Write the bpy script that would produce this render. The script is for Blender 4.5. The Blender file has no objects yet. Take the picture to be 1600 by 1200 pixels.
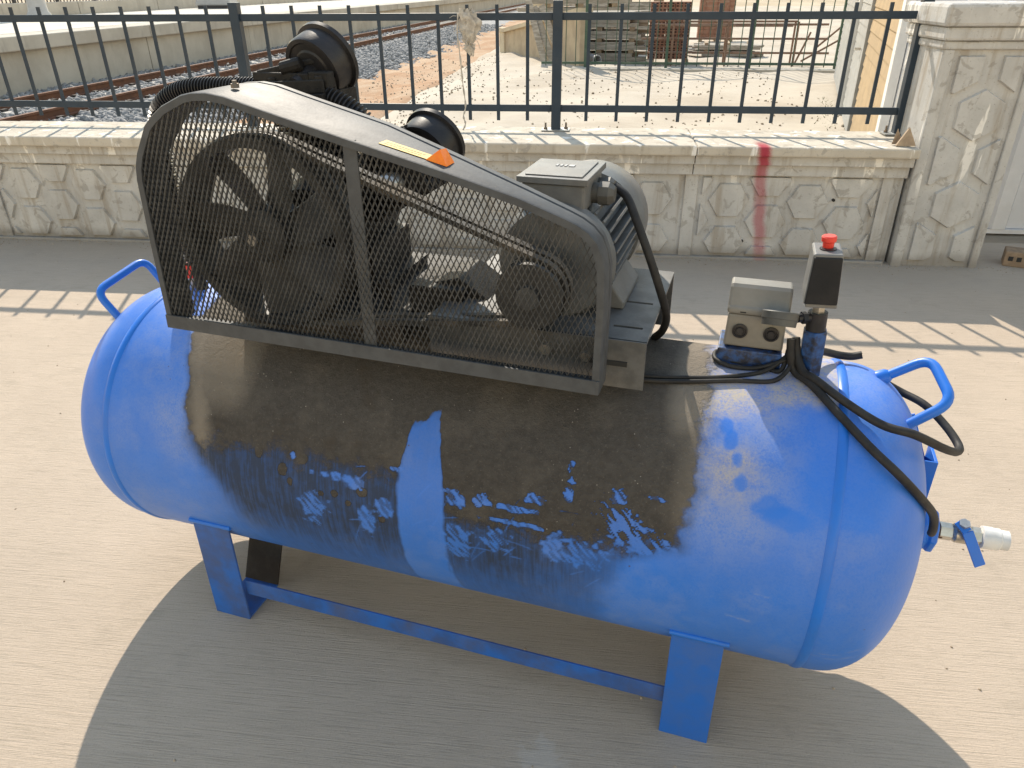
import bpy, bmesh, math, random
import numpy as np
from mathutils import Vector, Matrix

random.seed(7)
rng = np.random.default_rng(7)
S = bpy.context.scene
COL = S.collection
PI = math.pi
R_ = math.radians

# ------------------------------------------------------------------ camera
cam_d = bpy.data.cameras.new("camera")
cam = bpy.data.objects.new("camera", cam_d)
COL.objects.link(cam)
FW = Vector((-0.10285495, 0.87274714, -0.47721408))
RT = Vector((0.99356505, 0.11301732, -0.00745482))
UP = Vector((-0.04742729, 0.47491000, 0.87875545))
cam.matrix_world = Matrix(((RT.x, UP.x, -FW.x, 0), (RT.y, UP.y, -FW.y, 0), (RT.z, UP.z, -FW.z, 1.4658), (0, 0, 0, 1)))
cam_d.sensor_fit = 'HORIZONTAL'
cam_d.sensor_width = 36.0
cam_d.lens = 36.0 * 1146.78 / 1600.0
cam_d.clip_start = 0.05
cam_d.clip_end = 3000
S.camera = cam

# ------------------------------------------------------------------ light
SUN_AZ = 0.335          # shadows run toward (+sin, -cos)
SUN_EL = R_(39.8)
w = bpy.data.worlds.new("World")
S.world = w
w.use_nodes = True
nt = w.node_tree
nt.nodes.clear()
sky = nt.nodes.new("ShaderNodeTexSky")
sky.sky_type = 'NISHITA'
sky.sun_disc = False
sky.sun_elevation = SUN_EL
sky.sun_rotation = -SUN_AZ
sky.air_density = 2.1
sky.dust_density = 0.0
sky.ozone_density = 0.0
bg = nt.nodes.new("ShaderNodeBackground")
bg.inputs["Strength"].default_value = 0.135
wo = nt.nodes.new("ShaderNodeOutputWorld")
wb = nt.nodes.new("ShaderNodeMix")                 # the camera's white balance for a hazy sky
wb.data_type = 'RGBA'
wb.blend_type = 'MULTIPLY'
wb.inputs[0].default_value = 1.0
wb.inputs[7].default_value = (1.16, 1.0, 0.93, 1)
nt.links.new(sky.outputs[0], wb.inputs[6])
nt.links.new(wb.outputs[2], bg.inputs["Color"])
nt.links.new(bg.outputs[0], wo.inputs["Surface"])

sun_d = bpy.data.lights.new("sun", 'SUN')
sun_d.energy = 3.6
sun_d.angle = R_(0.53)
sun_d.color = (1.0, 0.89, 0.74)
sun = bpy.data.objects.new("sun", sun_d)
COL.objects.link(sun)
LD = Vector((math.sin(SUN_AZ) * math.cos(SUN_EL), -math.cos(SUN_AZ) * math.cos(SUN_EL), -math.sin(SUN_EL)))
sun.rotation_euler = LD.to_track_quat('-Z', 'Y').to_euler()

S.view_settings.view_transform = 'Standard'
S.view_settings.look = 'None'
S.view_settings.exposure = 0.82
S.view_settings.gamma = 1.0
S.view_settings.use_curve_mapping = False

# ------------------------------------------------------------------ materials
MATS = {}


class N:
    """tiny node-graph helper"""
    def __init__(self, name):
        self.m = bpy.data.materials.new(name)
        self.m.use_nodes = True
        self.t = self.m.node_tree
        self.t.nodes.clear()
        self.out = self.t.nodes.new("ShaderNodeOutputMaterial")
        self.b = self.t.nodes.new("ShaderNodeBsdfPrincipled")
        self.t.links.new(self.b.outputs[0], self.out.inputs[0])
        self._pos = None

    def link(self, a, b):
        self.t.links.new(a, b)

    def put(self, sock, v):
        if isinstance(v, (int, float)):
            sock.default_value = v
        elif isinstance(v, (tuple, list)):
            sock.default_value = tuple(v) + ((1,) if len(v) == 3 and len(sock.default_value) == 4 else ())
        else:
            self.link(v, sock)

    def pos(self):
        if self._pos is None:
            self._pos = self.t.nodes.new("ShaderNodeNewGeometry").outputs["Position"]
        return self._pos

    def obj(self):
        return self.t.nodes.new("ShaderNodeTexCoord").outputs["Object"]

    def rand(self):
        return self.t.nodes.new("ShaderNodeObjectInfo").outputs["Random"]

    def mapv(self, vec, scale=(1, 1, 1), loc=(0, 0, 0), rot=(0, 0, 0)):
        n = self.t.nodes.new("ShaderNodeMapping")
        n.inputs["Scale"].default_value = scale
        n.inputs["Location"].default_value = loc
        n.inputs["Rotation"].default_value = rot
        self.link(vec, n.inputs["Vector"])
        return n.outputs[0]

    def noise(self, vec, scale=5, detail=4, rough=0.55, dist=0.0):
        n = self.t.nodes.new("ShaderNodeTexNoise")
        n.inputs["Scale"].default_value = scale
        n.inputs["Detail"].default_value = detail
        n.inputs["Roughness"].default_value = rough
        n.inputs["Distortion"].default_value = dist
        self.link(vec, n.inputs["Vector"])
        return n.outputs[0]

    def voro(self, vec, scale=5, feature='F1'):
        n = self.t.nodes.new("ShaderNodeTexVoronoi")
        n.feature = feature
        n.inputs["Scale"].default_value = scale
        self.link(vec, n.inputs["Vector"])
        return n.outputs["Distance"]

    def ramp(self, v, a, b, lo=0.0, hi=1.0):
        n = self.t.nodes.new("ShaderNodeMapRange")
        n.interpolation_type = 'SMOOTHSTEP'
        n.inputs[1].default_value = a
        n.inputs[2].default_value = b
        n.inputs[3].default_value = lo
        n.inputs[4].default_value = hi
        self.link(v, n.inputs[0])
        return n.outputs[0]

    def math(self, op, a, b=0.0, c=0.0):
        n = self.t.nodes.new("ShaderNodeMath")
        n.operation = op
        for i, v in enumerate((a, b, c)):
            self.put(n.inputs[i], v)
        return n.outputs[0]

    def mix(self, f, a, b):
        n = self.t.nodes.new("ShaderNodeMix")
        n.data_type = 'RGBA'
        self.put(n.inputs[0], f)
        self.put(n.inputs[6], a)
        self.put(n.inputs[7], b)
        return n.outputs[2]

    def sep(self, v):
        n = self.t.nodes.new("ShaderNodeSeparateXYZ")
        self.link(v, n.inputs[0])
        return n.outputs

    def bump(self, h, strength=0.3, dist=0.01):
        n = self.t.nodes.new("ShaderNodeBump")
        n.inputs["Strength"].default_value = strength
        n.inputs["Distance"].default_value = dist
        self.link(h, n.inputs["Height"])
        self.link(n.outputs[0], self.b.inputs["Normal"])

    def attr(self, name):
        n = self.t.nodes.new("ShaderNodeAttribute")
        n.attribute_name = name
        return n.outputs["Color"]

    def done(self, color, rough=0.6, metal=0.0, spec=0.5):
        self.put(self.b.inputs["Base Color"], color)
        self.put(self.b.inputs["Roughness"], rough)
        self.put(self.b.inputs["Metallic"], metal)
        self.put(self.b.inputs["Specular IOR Level"], spec)
        return self.m


def simple(name, c1, c2=None, scale=12, rough=0.6, metal=0.0, bump=0.0, bscale=120, dust=0.0,
           dust_c=(0.32, 0.27, 0.21), stretch=(1, 1, 1), spec=0.5, vary=0.0):
    n = N(name)
    v = n.mapv(n.pos(), stretch)
    c2 = c2 or tuple(x * 0.75 for x in c1)
    f = n.ramp(n.noise(v, scale, 5, 0.6), 0.35, 0.65)
    col = n.mix(f, c1, c2)
    if vary:
        col = n.mix(n.math('MULTIPLY', n.rand(), vary), col, c2)
    r = rough
    if dust:
        d = n.ramp(n.noise(n.pos(), 9, 6, 0.65), 0.38, 0.72, 0.0, dust)
        gs = n.ramp(n.noise(n.pos(), 220, 2, 0.7), 0.35, 0.7, 0.55, 1.0)
        d = n.math('MULTIPLY', d, gs)
        col = n.mix(d, col, dust_c)
        r = n.math('ADD', n.math('MULTIPLY', d, 0.5), rough)
    if bump:
        n.bump(n.noise(n.pos(), bscale, 3, 0.6), bump, 0.004)
    MATS[name] = n.done(col, r, metal, spec)
    return MATS[name]


simple("guard_paint", (0.072, 0.078, 0.085), (0.056, 0.060, 0.066), 30, 0.55, 0.0, 0.08, 150, 0.14, (0.15, 0.14, 0.13), spec=0.24)
simple("grimy_steel", (0.040, 0.036, 0.033), (0.060, 0.054, 0.048), 14, 0.8, 0.0, 0.1, 160, 0.2, (0.10, 0.09, 0.08), spec=0.08)
simple("mesh_steel", (0.092, 0.094, 0.096), (0.06, 0.061, 0.062), 25, 0.55, 0.0, 0.0, 100, 0.4, (0.20, 0.19, 0.175), spec=0.22)
simple("flywheel_iron", (0.046, 0.046, 0.047), (0.060, 0.059, 0.057), 18, 0.5, 0.0, 0.2, 180, 0.3, (0.12, 0.112, 0.10), spec=0.3)
simple("cast_iron", (0.014, 0.014, 0.015), (0.024, 0.023, 0.022), 18, 0.5, 0.0, 0.25, 180, 0.22, (0.09, 0.08, 0.07), spec=0.14)
simple("black_plastic", (0.012, 0.013, 0.016), (0.020, 0.020, 0.024), 20, 0.40, 0.0, 0.05, 200, 0.10, spec=0.3)
simple("rubber", (0.016, 0.016, 0.017), (0.028, 0.027, 0.026), 30, 0.55, 0.0, 0.05, 200, 0.18, (0.16, 0.145, 0.125), spec=0.25)
simple("belt_rubber", (0.022, 0.022, 0.022), (0.04, 0.038, 0.036), 30, 0.7, 0.0, 0.0, 200, 0.6)
simple("motor_grey", (0.125, 0.134, 0.139), (0.095, 0.101, 0.105), 20, 0.45, 0.0, 0.1, 240, 0.35, (0.24, 0.21, 0.175), spec=0.35)
simple("galvanised", (0.115, 0.118, 0.12), (0.075, 0.078, 0.08), 28, 0.5, 0.2, 0.05, 90, 0.4, (0.20, 0.175, 0.145), spec=0.35)
simple("blue_enamel", (0.018, 0.165, 0.65), (0.018, 0.150, 0.58), 9, 0.34, 0.0, 0.03, 160, 0.06, spec=0.35)
simple("blue_dirty", (0.020, 0.125, 0.48), (0.035, 0.09, 0.28), 14, 0.45, 0.0, 0.06, 160, 0.55, (0.11, 0.105, 0.10), spec=0.35)
simple("blue_leg", (0.017, 0.135, 0.55), (0.018, 0.125, 0.49), 9, 0.38, 0.0, 0.05, 160, 0.22, (0.20, 0.19, 0.18))
simple("post_blue", (0.012, 0.075, 0.25), (0.006, 0.012, 0.03), 60, 0.45, 0.0, 0.2, 90, 0.15)
simple("beige_plastic", (0.235, 0.225, 0.198), (0.185, 0.176, 0.154), 15, 0.5, 0.0, 0.0, 100, 0.4, (0.22, 0.19, 0.155))
simple("grey_plastic", (0.082, 0.082, 0.076), (0.06, 0.06, 0.056), 25, 0.55, 0.0, 0.0, 100, 0.35, (0.15, 0.135, 0.115))
simple("switch_black", (0.012, 0.0135, 0.016), (0.017, 0.018, 0.021), 15, 0.5, 0.0, 0.02, 200, 0.05, spec=0.2)
simple("switch_grey", (0.17, 0.172, 0.17), (0.13, 0.13, 0.128), 15, 0.5, 0.0, 0.0, 200, 0.25)
simple("red_plastic", (0.75, 0.055, 0.035), (0.62, 0.045, 0.03), 25, 0.4)
simple("brass_nickel", (0.55, 0.52, 0.46), (0.42, 0.39, 0.33), 40, 0.32, 0.9, 0.02, 100)
simple("rust_thread", (0.10, 0.052, 0.03), (0.16, 0.09, 0.05), 80, 0.8, 0.3, 0.2, 200)
simple("white_pvc", (0.72, 0.71, 0.68), (0.60, 0.59, 0.56), 20, 0.4)
simple("bright_steel", (0.60, 0.58, 0.54), (0.42, 0.40, 0.37), 30, 0.35, 0.85)
simple("orange_reflector", (1.0, 0.27, 0.008), (0.95, 0.21, 0.008), 60, 0.25)
simple("yellow_label", (0.72, 0.50, 0.12), (0.62, 0.43, 0.12), 50, 0.55, 0.0, 0.0, 100, 0.25)
simple("label_ink", (0.30, 0.20, 0.06), None, 50, 0.6)
simple("emboss_grey", (0.30, 0.31, 0.32), None, 20, 0.5)
simple("fence_paint", (0.031, 0.048, 0.070), (0.026, 0.041, 0.060), 6, 0.45, 0.0, 0.03, 120, 0.05, spec=0.22)
simple("fence_plate", (0.36, 0.37, 0.37), (0.24, 0.25, 0.25), 25, 0.5, 0.5)
simple("bolt_steel", (0.16, 0.15, 0.14), (0.25, 0.18, 0.12), 60, 0.6, 0.5)
simple("rail_rust", (0.155, 0.062, 0.030), (0.105, 0.045, 0.025), 6, 0.8, 0.0, 0.15, 60)
simple("sleeper_concrete", (0.50, 0.47, 0.42), (0.38, 0.36, 0.33), 5, 0.9, 0.0, 0.2, 40)
simple("clip_iron", (0.05, 0.04, 0.035), None, 20, 0.8)
simple("green_paint", (0.030, 0.075, 0.052), (0.045, 0.095, 0.065), 6, 0.5, 0.0, 0.0, 100, 0.2)
simple("timber_grey", (0.52, 0.48, 0.42), (0.27, 0.24, 0.20), 4, 0.9, 0.0, 0.2, 30, 0, stretch=(1, 6, 6), vary=0.7)
simple("clay_brick", (0.33, 0.165, 0.11), (0.25, 0.12, 0.08), 5, 0.9, 0.0, 0.2, 30, 0.4, (0.36, 0.31, 0.25), vary=0.6)
simple("brick_hole", (0.05, 0.02, 0.015), None, 5, 0.9)
simple("pallet_wood", (0.36, 0.28, 0.19), (0.26, 0.19, 0.13), 5, 0.9)
simple("rust_tube", (0.26, 0.17, 0.125), (0.18, 0.11, 0.08), 6, 0.8)
simple("pipe_grey", (0.33, 0.34, 0.36), (0.27, 0.28, 0.30), 5, 0.5)
simple("siding_tan", (0.40, 0.29, 0.165), (0.33, 0.24, 0.14), 4, 0.7, 0.0, 0.1, 40, 0.1, vary=0.5)
simple("siding_grey", (0.36, 0.365, 0.36), (0.28, 0.285, 0.28), 4, 0.7, 0.0, 0.1, 40, 0.1, vary=0.5)
simple("white_paint", (0.74, 0.74, 0.73), (0.66, 0.66, 0.65), 4, 0.5, 0.0, 0.0, 40, 0.1)
simple("panel_white", (0.62, 0.64, 0.68), (0.54, 0.56, 0.60), 3, 0.5, 0.0, 0.02, 40, 0.12)
simple("dark_gap", (0.03, 0.03, 0.03), None, 4, 0.9)
simple("lamp_grey", (0.42, 0.43, 0.44), (0.36, 0.37, 0.38), 3, 0.5)
simple("dark_metal", (0.045, 0.045, 0.05), None, 3, 0.6)
simple("block_clay", (0.30, 0.22, 0.15), (0.22, 0.16, 0.11), 25, 0.9, 0.0, 0.3, 60, 0.2)
simple("wedge_wood", (0.40, 0.30, 0.20), (0.30, 0.22, 0.15), 20, 0.85, 0.0, 0.2, 80)
simple("rag_cloth", (0.52, 0.48, 0.42), (0.36, 0.33, 0.29), 40, 0.95, 0.0, 0.4, 120)
simple("weed_green", (0.07, 0.11, 0.03), (0.14, 0.13, 0.05), 40, 0.8)
simple("ramp_plaster", (0.50, 0.41, 0.29), (0.40, 0.32, 0.23), 3, 0.9, 0.0, 0.2, 30)
simple("ramp_cap", (0.60, 0.52, 0.38), (0.50, 0.43, 0.32), 3, 0.9, 0.0, 0.2, 30)


def make_pavement():
    n = N("pavement_concrete")
    p = n.pos()
    vb = n.mapv(p, (4.0, 170, 1), rot=(0, 0, R_(1.5)))
    vw = n.mapv(p, (0.5, 9, 1), rot=(0, 0, R_(1.5)))
    broom = n.noise(vb, 1.6, 5, 0.75, 0.0)
    wide = n.noise(vw, 1.0, 3, 0.6, 0.3)
    big = n.noise(p, 1.3, 4, 0.6)
    grain = n.noise(p, 210, 4, 0.8)
    blotch = n.noise(p, 5.5, 5, 0.7)
    col = n.mix(n.ramp(big, 0.3, 0.7), (0.515, 0.425, 0.335), (0.465, 0.383, 0.302))
    col = n.mix(n.ramp(broom, 0.48, 0.66, 0, 0.52), col, (0.29, 0.245, 0.185))
    col = n.mix(n.ramp(wide, 0.55, 0.8, 0, 0.20), col, (0.33, 0.285, 0.225))
    col = n.mix(n.ramp(grain, 0.55, 0.72, 0, 0.55), col, (0.22, 0.185, 0.145))
    col = n.mix(n.ramp(grain, 0.45, 0.28, 0, 0.45), col, (0.62, 0.56, 0.46))
    col = n.mix(n.ramp(blotch, 0.52, 0.74, 0, 0.38), col, (0.34, 0.285, 0.22))
    x, y, z = n.sep(p)
    # greyer band along the foot of the wall, about a metre wide
    gy = n.math('ADD', y, n.math('MULTIPLY', n.noise(p, 1.5, 4, 0.6), 0.9))
    g = n.ramp(gy, 4.0, 4.8, 0, 0.40)
    col = n.mix(g, col, (0.33, 0.315, 0.29))
    # spilled lime / cement spots
    for (sx, sy, r, amt, c) in ((-0.02, 0.93, 0.055, 0.85, (0.72, 0.69, 0.64)), (0.11, 0.955, 0.04, 0.5, (0.66, 0.62, 0.57)),
                                (-0.06, 1.00, 0.07, 0.35, (0.6, 0.57, 0.52)), (0.415, 1.02, 0.012, 0.8, (0.20, 0.09, 0.02))):
        dx = n.math('SUBTRACT', x, sx)
        dy = n.math('SUBTRACT', y, sy)
        d = n.math('SQRT', n.math('ADD', n.math('MULTIPLY', dx, dx), n.math('MULTIPLY', dy, dy)))
        d = n.math('ADD', d, n.math('MULTIPLY', n.math('SUBTRACT', n.noise(p, 28, 4, 0.7), 0.5), r * 2.4))
        col = n.mix(n.math('MULTIPLY', n.ramp(d, r, r * 0.35), n.ramp(grain, 0.42, 0.56, 0.25, amt)), col, c)
    h = n.math('ADD', n.math('MULTIPLY', broom, 0.9), n.math('MULTIPLY', grain, 0.35))
    n.bump(h, 0.75, 0.006)
    MATS["pavement_concrete"] = n.done(col, 0.92, 0, 0.25)


make_pavement()


def make_precast(name, warm):
    """weathered precast concrete with drips, pits and the red spray mark on the wall"""
    n = N(name)
    p = n.pos()
    x, y, z = n.sep(p)
    big = n.noise(p, 3.0, 5, 0.65)
    fine = n.noise(p, 70, 4, 0.7)
    a = (0.55, 0.545, 0.53) if not warm else (0.54, 0.495, 0.42)
    b = (0.44, 0.435, 0.424) if not warm else (0.46, 0.42, 0.355)
    col = n.mix(n.ramp(big, 0.32, 0.68), a, b)
    # vertical run-off stains
    drip = n.noise(n.mapv(p, (9, 9, 0.9)), 1.6, 5, 0.65, 0.3)
    col = n.mix(n.ramp(drip, 0.50, 0.70, 0, 0.6), col, (0.30, 0.255, 0.20))
    eff = n.noise(n.mapv(p, (7, 7, 1.1), loc=(3.1, 0, 0)), 1.3, 4, 0.6, 0.4)
    col = n.mix(n.math('MULTIPLY', n.ramp(eff, 0.58, 0.63, 0, 0.9), n.ramp(z, 0.36, 0.54)), col, (0.80, 0.78, 0.74))
    blot = n.noise(p, 13, 4, 0.6, 0.6)
    col = n.mix(n.ramp(blot, 0.59, 0.64, 0, 0.5), col, (0.27, 0.25, 0.225))
    pit = n.voro(p, 34)
    col = n.mix(n.ramp(pit, 0.10, 0.05, 0, 0.6), col, (0.14, 0.12, 0.10))
    col = n.mix(n.ramp(fine, 0.56, 0.75, 0, 0.45), col, (0.30, 0.27, 0.225))
    # damp and splash line at the foot
    zz = n.math('ADD', z, n.math('MULTIPLY', n.noise(p, 5, 4, 0.6), -0.10))
    col = n.mix(n.ramp(zz, 0.05, -0.03, 0, 0.7), col, (0.20, 0.185, 0.165))
    # red spray-paint stripe
    cx = n.math('ADD', n.math('MULTIPLY', z, -0.135), 0.992)
    cx = n.math('ADD', cx, n.math('MULTIPLY', n.math('SUBTRACT', n.noise(n.mapv(p, (0, 0, 1)), 6, 3, 0.5), 0.5), 0.055))
    dx = n.math('ABSOLUTE', n.math('SUBTRACT', x, cx))
    dx = n.math('ADD', dx, n.math('MULTIPLY', n.math('SUBTRACT', n.noise(p, 160, 3, 0.7), 0.5), 0.030))
    core = n.ramp(dx, 0.050, 0.012)
    vz = n.math('MULTIPLY', n.ramp(z, 0.0, 0.10, 0.35, 1.0), n.ramp(y, 4.52, 4.30))
    red = n.math('MULTIPLY', n.math('MULTIPLY', core, vz), 0.92)
    col = n.mix(red, col, (0.36, 0.020, 0.050))
    h = n.math('ADD', n.math('MULTIPLY', fine, 0.7), n.math('MULTIPLY', n.ramp(pit, 0.10, 0.04), -0.6))
    n.bump(h, 0.35, 0.006)
    MATS[name] = n.done(col, 0.93, 0, 0.2)


make_precast("precast_concrete", False)
make_precast("precast_cap", True)


def make_ground_mats():
    n = N("yard_concrete")
    p = n.pos()
    big = n.noise(p, 0.45, 5, 0.65)
    streak = n.noise(n.mapv(p, (0.5, 2.5, 1)), 1.3, 4, 0.6)
    col = n.mix(n.ramp(big, 0.35, 0.7), (0.50, 0.45, 0.375), (0.40, 0.345, 0.275))
    col = n.mix(n.ramp(streak, 0.55, 0.75, 0, 0.4), col, (0.56, 0.52, 0.455))
    col = n.mix(n.ramp(n.noise(p, 3.0, 5, 0.7), 0.58, 0.75, 0, 0.5), col, (0.36, 0.30, 0.23))
    n.bump(n.noise(p, 14, 5, 0.7), 0.4, 0.03)
    MATS["yard_concrete"] = n.done(col, 0.95, 0, 0.2)
    n = N("orange_earth")
    p = n.pos()
    col = n.mix(n.ramp(n.noise(p, 1.2, 5, 0.6), 0.35, 0.65), (0.36, 0.215, 0.125), (0.43, 0.31, 0.21))
    col = n.mix(n.ramp(n.noise(p, 6, 5, 0.7), 0.55, 0.75, 0, 0.6), col, (0.50, 0.40, 0.29))
    n.bump(n.noise(p, 9, 5, 0.7), 0.5, 0.05)
    MATS["orange_earth"] = n.done(col, 0.95, 0, 0.2)
    n = N("ballast_stone")
    p = n.pos()
    col = n.mix(n.ramp(n.noise(p, 9, 3, 0.7), 0.3, 0.7), (0.15, 0.155, 0.165), (0.36, 0.355, 0.345))
    n.bump(n.noise(p, 60, 3, 0.6), 0.3, 0.02)
    MATS["ballast_stone"] = n.done(col, 0.9, 0, 0.3)
    n = N("pebble_stone")
    p = n.pos()
    col = n.mix(n.ramp(n.noise(p, 5, 3, 0.7), 0.35, 0.65), (0.24, 0.19, 0.135), (0.46, 0.39, 0.30))
    MATS["pebble_stone"] = n.done(col, 0.9, 0, 0.3)
    n = N("far_ground")
    p = n.pos()
    col = n.mix(n.ramp(n.noise(p, 0.15, 5, 0.6), 0.35, 0.65), (0.46, 0.39, 0.29), (0.36, 0.29, 0.20))
    MATS["far_ground"] = n.done(col, 0.95, 0, 0.2)
    n = N("platform_concrete")
    p = n.pos()
    col = n.mix(n.ramp(n.noise(p, 0.8, 5, 0.65), 0.35, 0.68), (0.50, 0.47, 0.41), (0.40, 0.37, 0.32))
    dr = n.noise(n.mapv(p, (2, 2.2, 0.5)), 1.6, 5, 0.65)
    col = n.mix(n.ramp(dr, 0.56, 0.74, 0, 0.5), col, (0.27, 0.245, 0.21))
    n.bump(n.noise(p, 12, 4, 0.6), 0.2, 0.02)
    MATS["platform_concrete"] = n.done(col, 0.93, 0, 0.2)
    n = N("platform_deck")
    p = n.pos()
    col = n.mix(n.ramp(n.noise(n.mapv(p, (2.0, 0.4, 1)), 1.2, 5, 0.6), 0.35, 0.7), (0.58, 0.55, 0.49), (0.50, 0.465, 0.41))
    MATS["platform_deck"] = n.done(col, 0.93, 0, 0.2)


make_ground_mats()


def make_tank_mat():
    n = N("tank_paint")
    a = n.t.nodes.new("ShaderNodeAttribute")
    a.attribute_name = "soil"
    s = n.t.nodes.new("ShaderNodeSeparateColor")
    n.link(a.outputs["Color"], s.inputs[0])
    dirt, film, dust = s.outputs[0], s.outputs[1], s.outputs[2]
    p = n.obj()
    fine = n.noise(p, 240, 4, 0.8)
    mid = n.noise(p, 34, 5, 0.7)
    crumb = n.noise(p, 75, 4, 0.7)
    blue = n.mix(n.ramp(n.noise(p, 5, 4, 0.6), 0.35, 0.65), (0.018, 0.170, 0.68), (0.021, 0.158, 0.62))
    # light dust settled on the paint
    dd = n.math('MULTIPLY', dust, n.ramp(n.math('ADD', n.math('MULTIPLY', fine, 0.6), n.math('MULTIPLY', mid, 0.4)), 0.34, 0.60, 0.35, 1.0))
    col = n.mix(dd, blue, n.mix(n.ramp(dust, 0.45, 0.8), (0.34, 0.37, 0.46), (0.46, 0.41, 0.335)))
    chip = n.math('MULTIPLY', n.ramp(n.voro(p, 42), 0.10, 0.055), n.ramp(n.noise(p, 9, 2, 0.5), 0.60, 0.64))
    col = n.mix(n.math('MULTIPLY', chip, 0.75), col, (0.085, 0.055, 0.04))
    # thin greasy film, streaked round the shell by wiping and run-off
    streak = n.noise(n.mapv(p, (230, 11, 11)), 1.0, 4, 0.65)
    ff = n.math('MULTIPLY', film, n.ramp(streak, 0.32, 0.66, 1.04, 0.86))
    ff = n.math('MULTIPLY', ff, n.ramp(mid, 0.3, 0.7, 0.9, 1.05))
    ff = n.math('MINIMUM', ff, 0.93)
    col = n.mix(ff, col, (0.034, 0.041, 0.053))
    # caked oily dirt
    e = n.math('ADD', dirt, n.math('MULTIPLY', n.math('SUBTRACT', crumb, 0.5), 0.55))
    m = n.ramp(e, 0.36, 0.66)
    soil = n.mix(n.ramp(crumb, 0.35, 0.66), (0.039, 0.037, 0.0365), (0.058, 0.055, 0.052))
    soil = n.mix(n.ramp(fine, 0.56, 0.70, 0, 0.5), soil, (0.19, 0.172, 0.15))
    soil = n.mix(n.ramp(fine, 0.42, 0.26, 0, 0.6), soil, (0.028, 0.023, 0.019))
    soil = n.mix(n.ramp(n.noise(p, 11, 4, 0.6), 0.58, 0.72, 0, 0.5), soil, (0.036, 0.028, 0.022))
    speck = n.voro(p, 95)
    soil = n.mix(n.math('MULTIPLY', n.ramp(speck, 0.13, 0.06), n.ramp(n.noise(p, 22, 2, 0.5), 0.56, 0.60, 0, 0.8)), soil, (0.50, 0.46, 0.40))
    soil = n.mix(n.math('MULTIPLY', dust, 0.75), soil, (0.30, 0.26, 0.21))  # tan for dust and for the painted sunlit patch on the left
    col = n.mix(m, col, soil)
    rough = n.math('ADD', n.math('MULTIPLY', m, 0.5), n.math('ADD', 0.34, n.math('MULTIPLY', dust, 0.5)))
    rough = n.math('MINIMUM', n.math('ADD', rough, n.math('MULTIPLY', film, 0.2)), 0.93)
    h = n.math('MULTIPLY', m, n.math('ADD', n.math('MULTIPLY', fine, 0.6), n.math('MULTIPLY', crumb, 0.9)))
    h = n.math('ADD', h, n.math('MULTIPLY', n.noise(p, 130, 2, 0.5), 0.06))
    n.bump(h, 0.9, 0.005)
    sp = n.math('MULTIPLY', n.math('SUBTRACT', 1.0, n.math('MAXIMUM', m, n.math('MULTIPLY', film, 0.7))), 0.34)
    MATS["tank_paint"] = n.done(col, rough, 0, n.math('MAXIMUM', sp, 0.05))


make_tank_mat()


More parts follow.
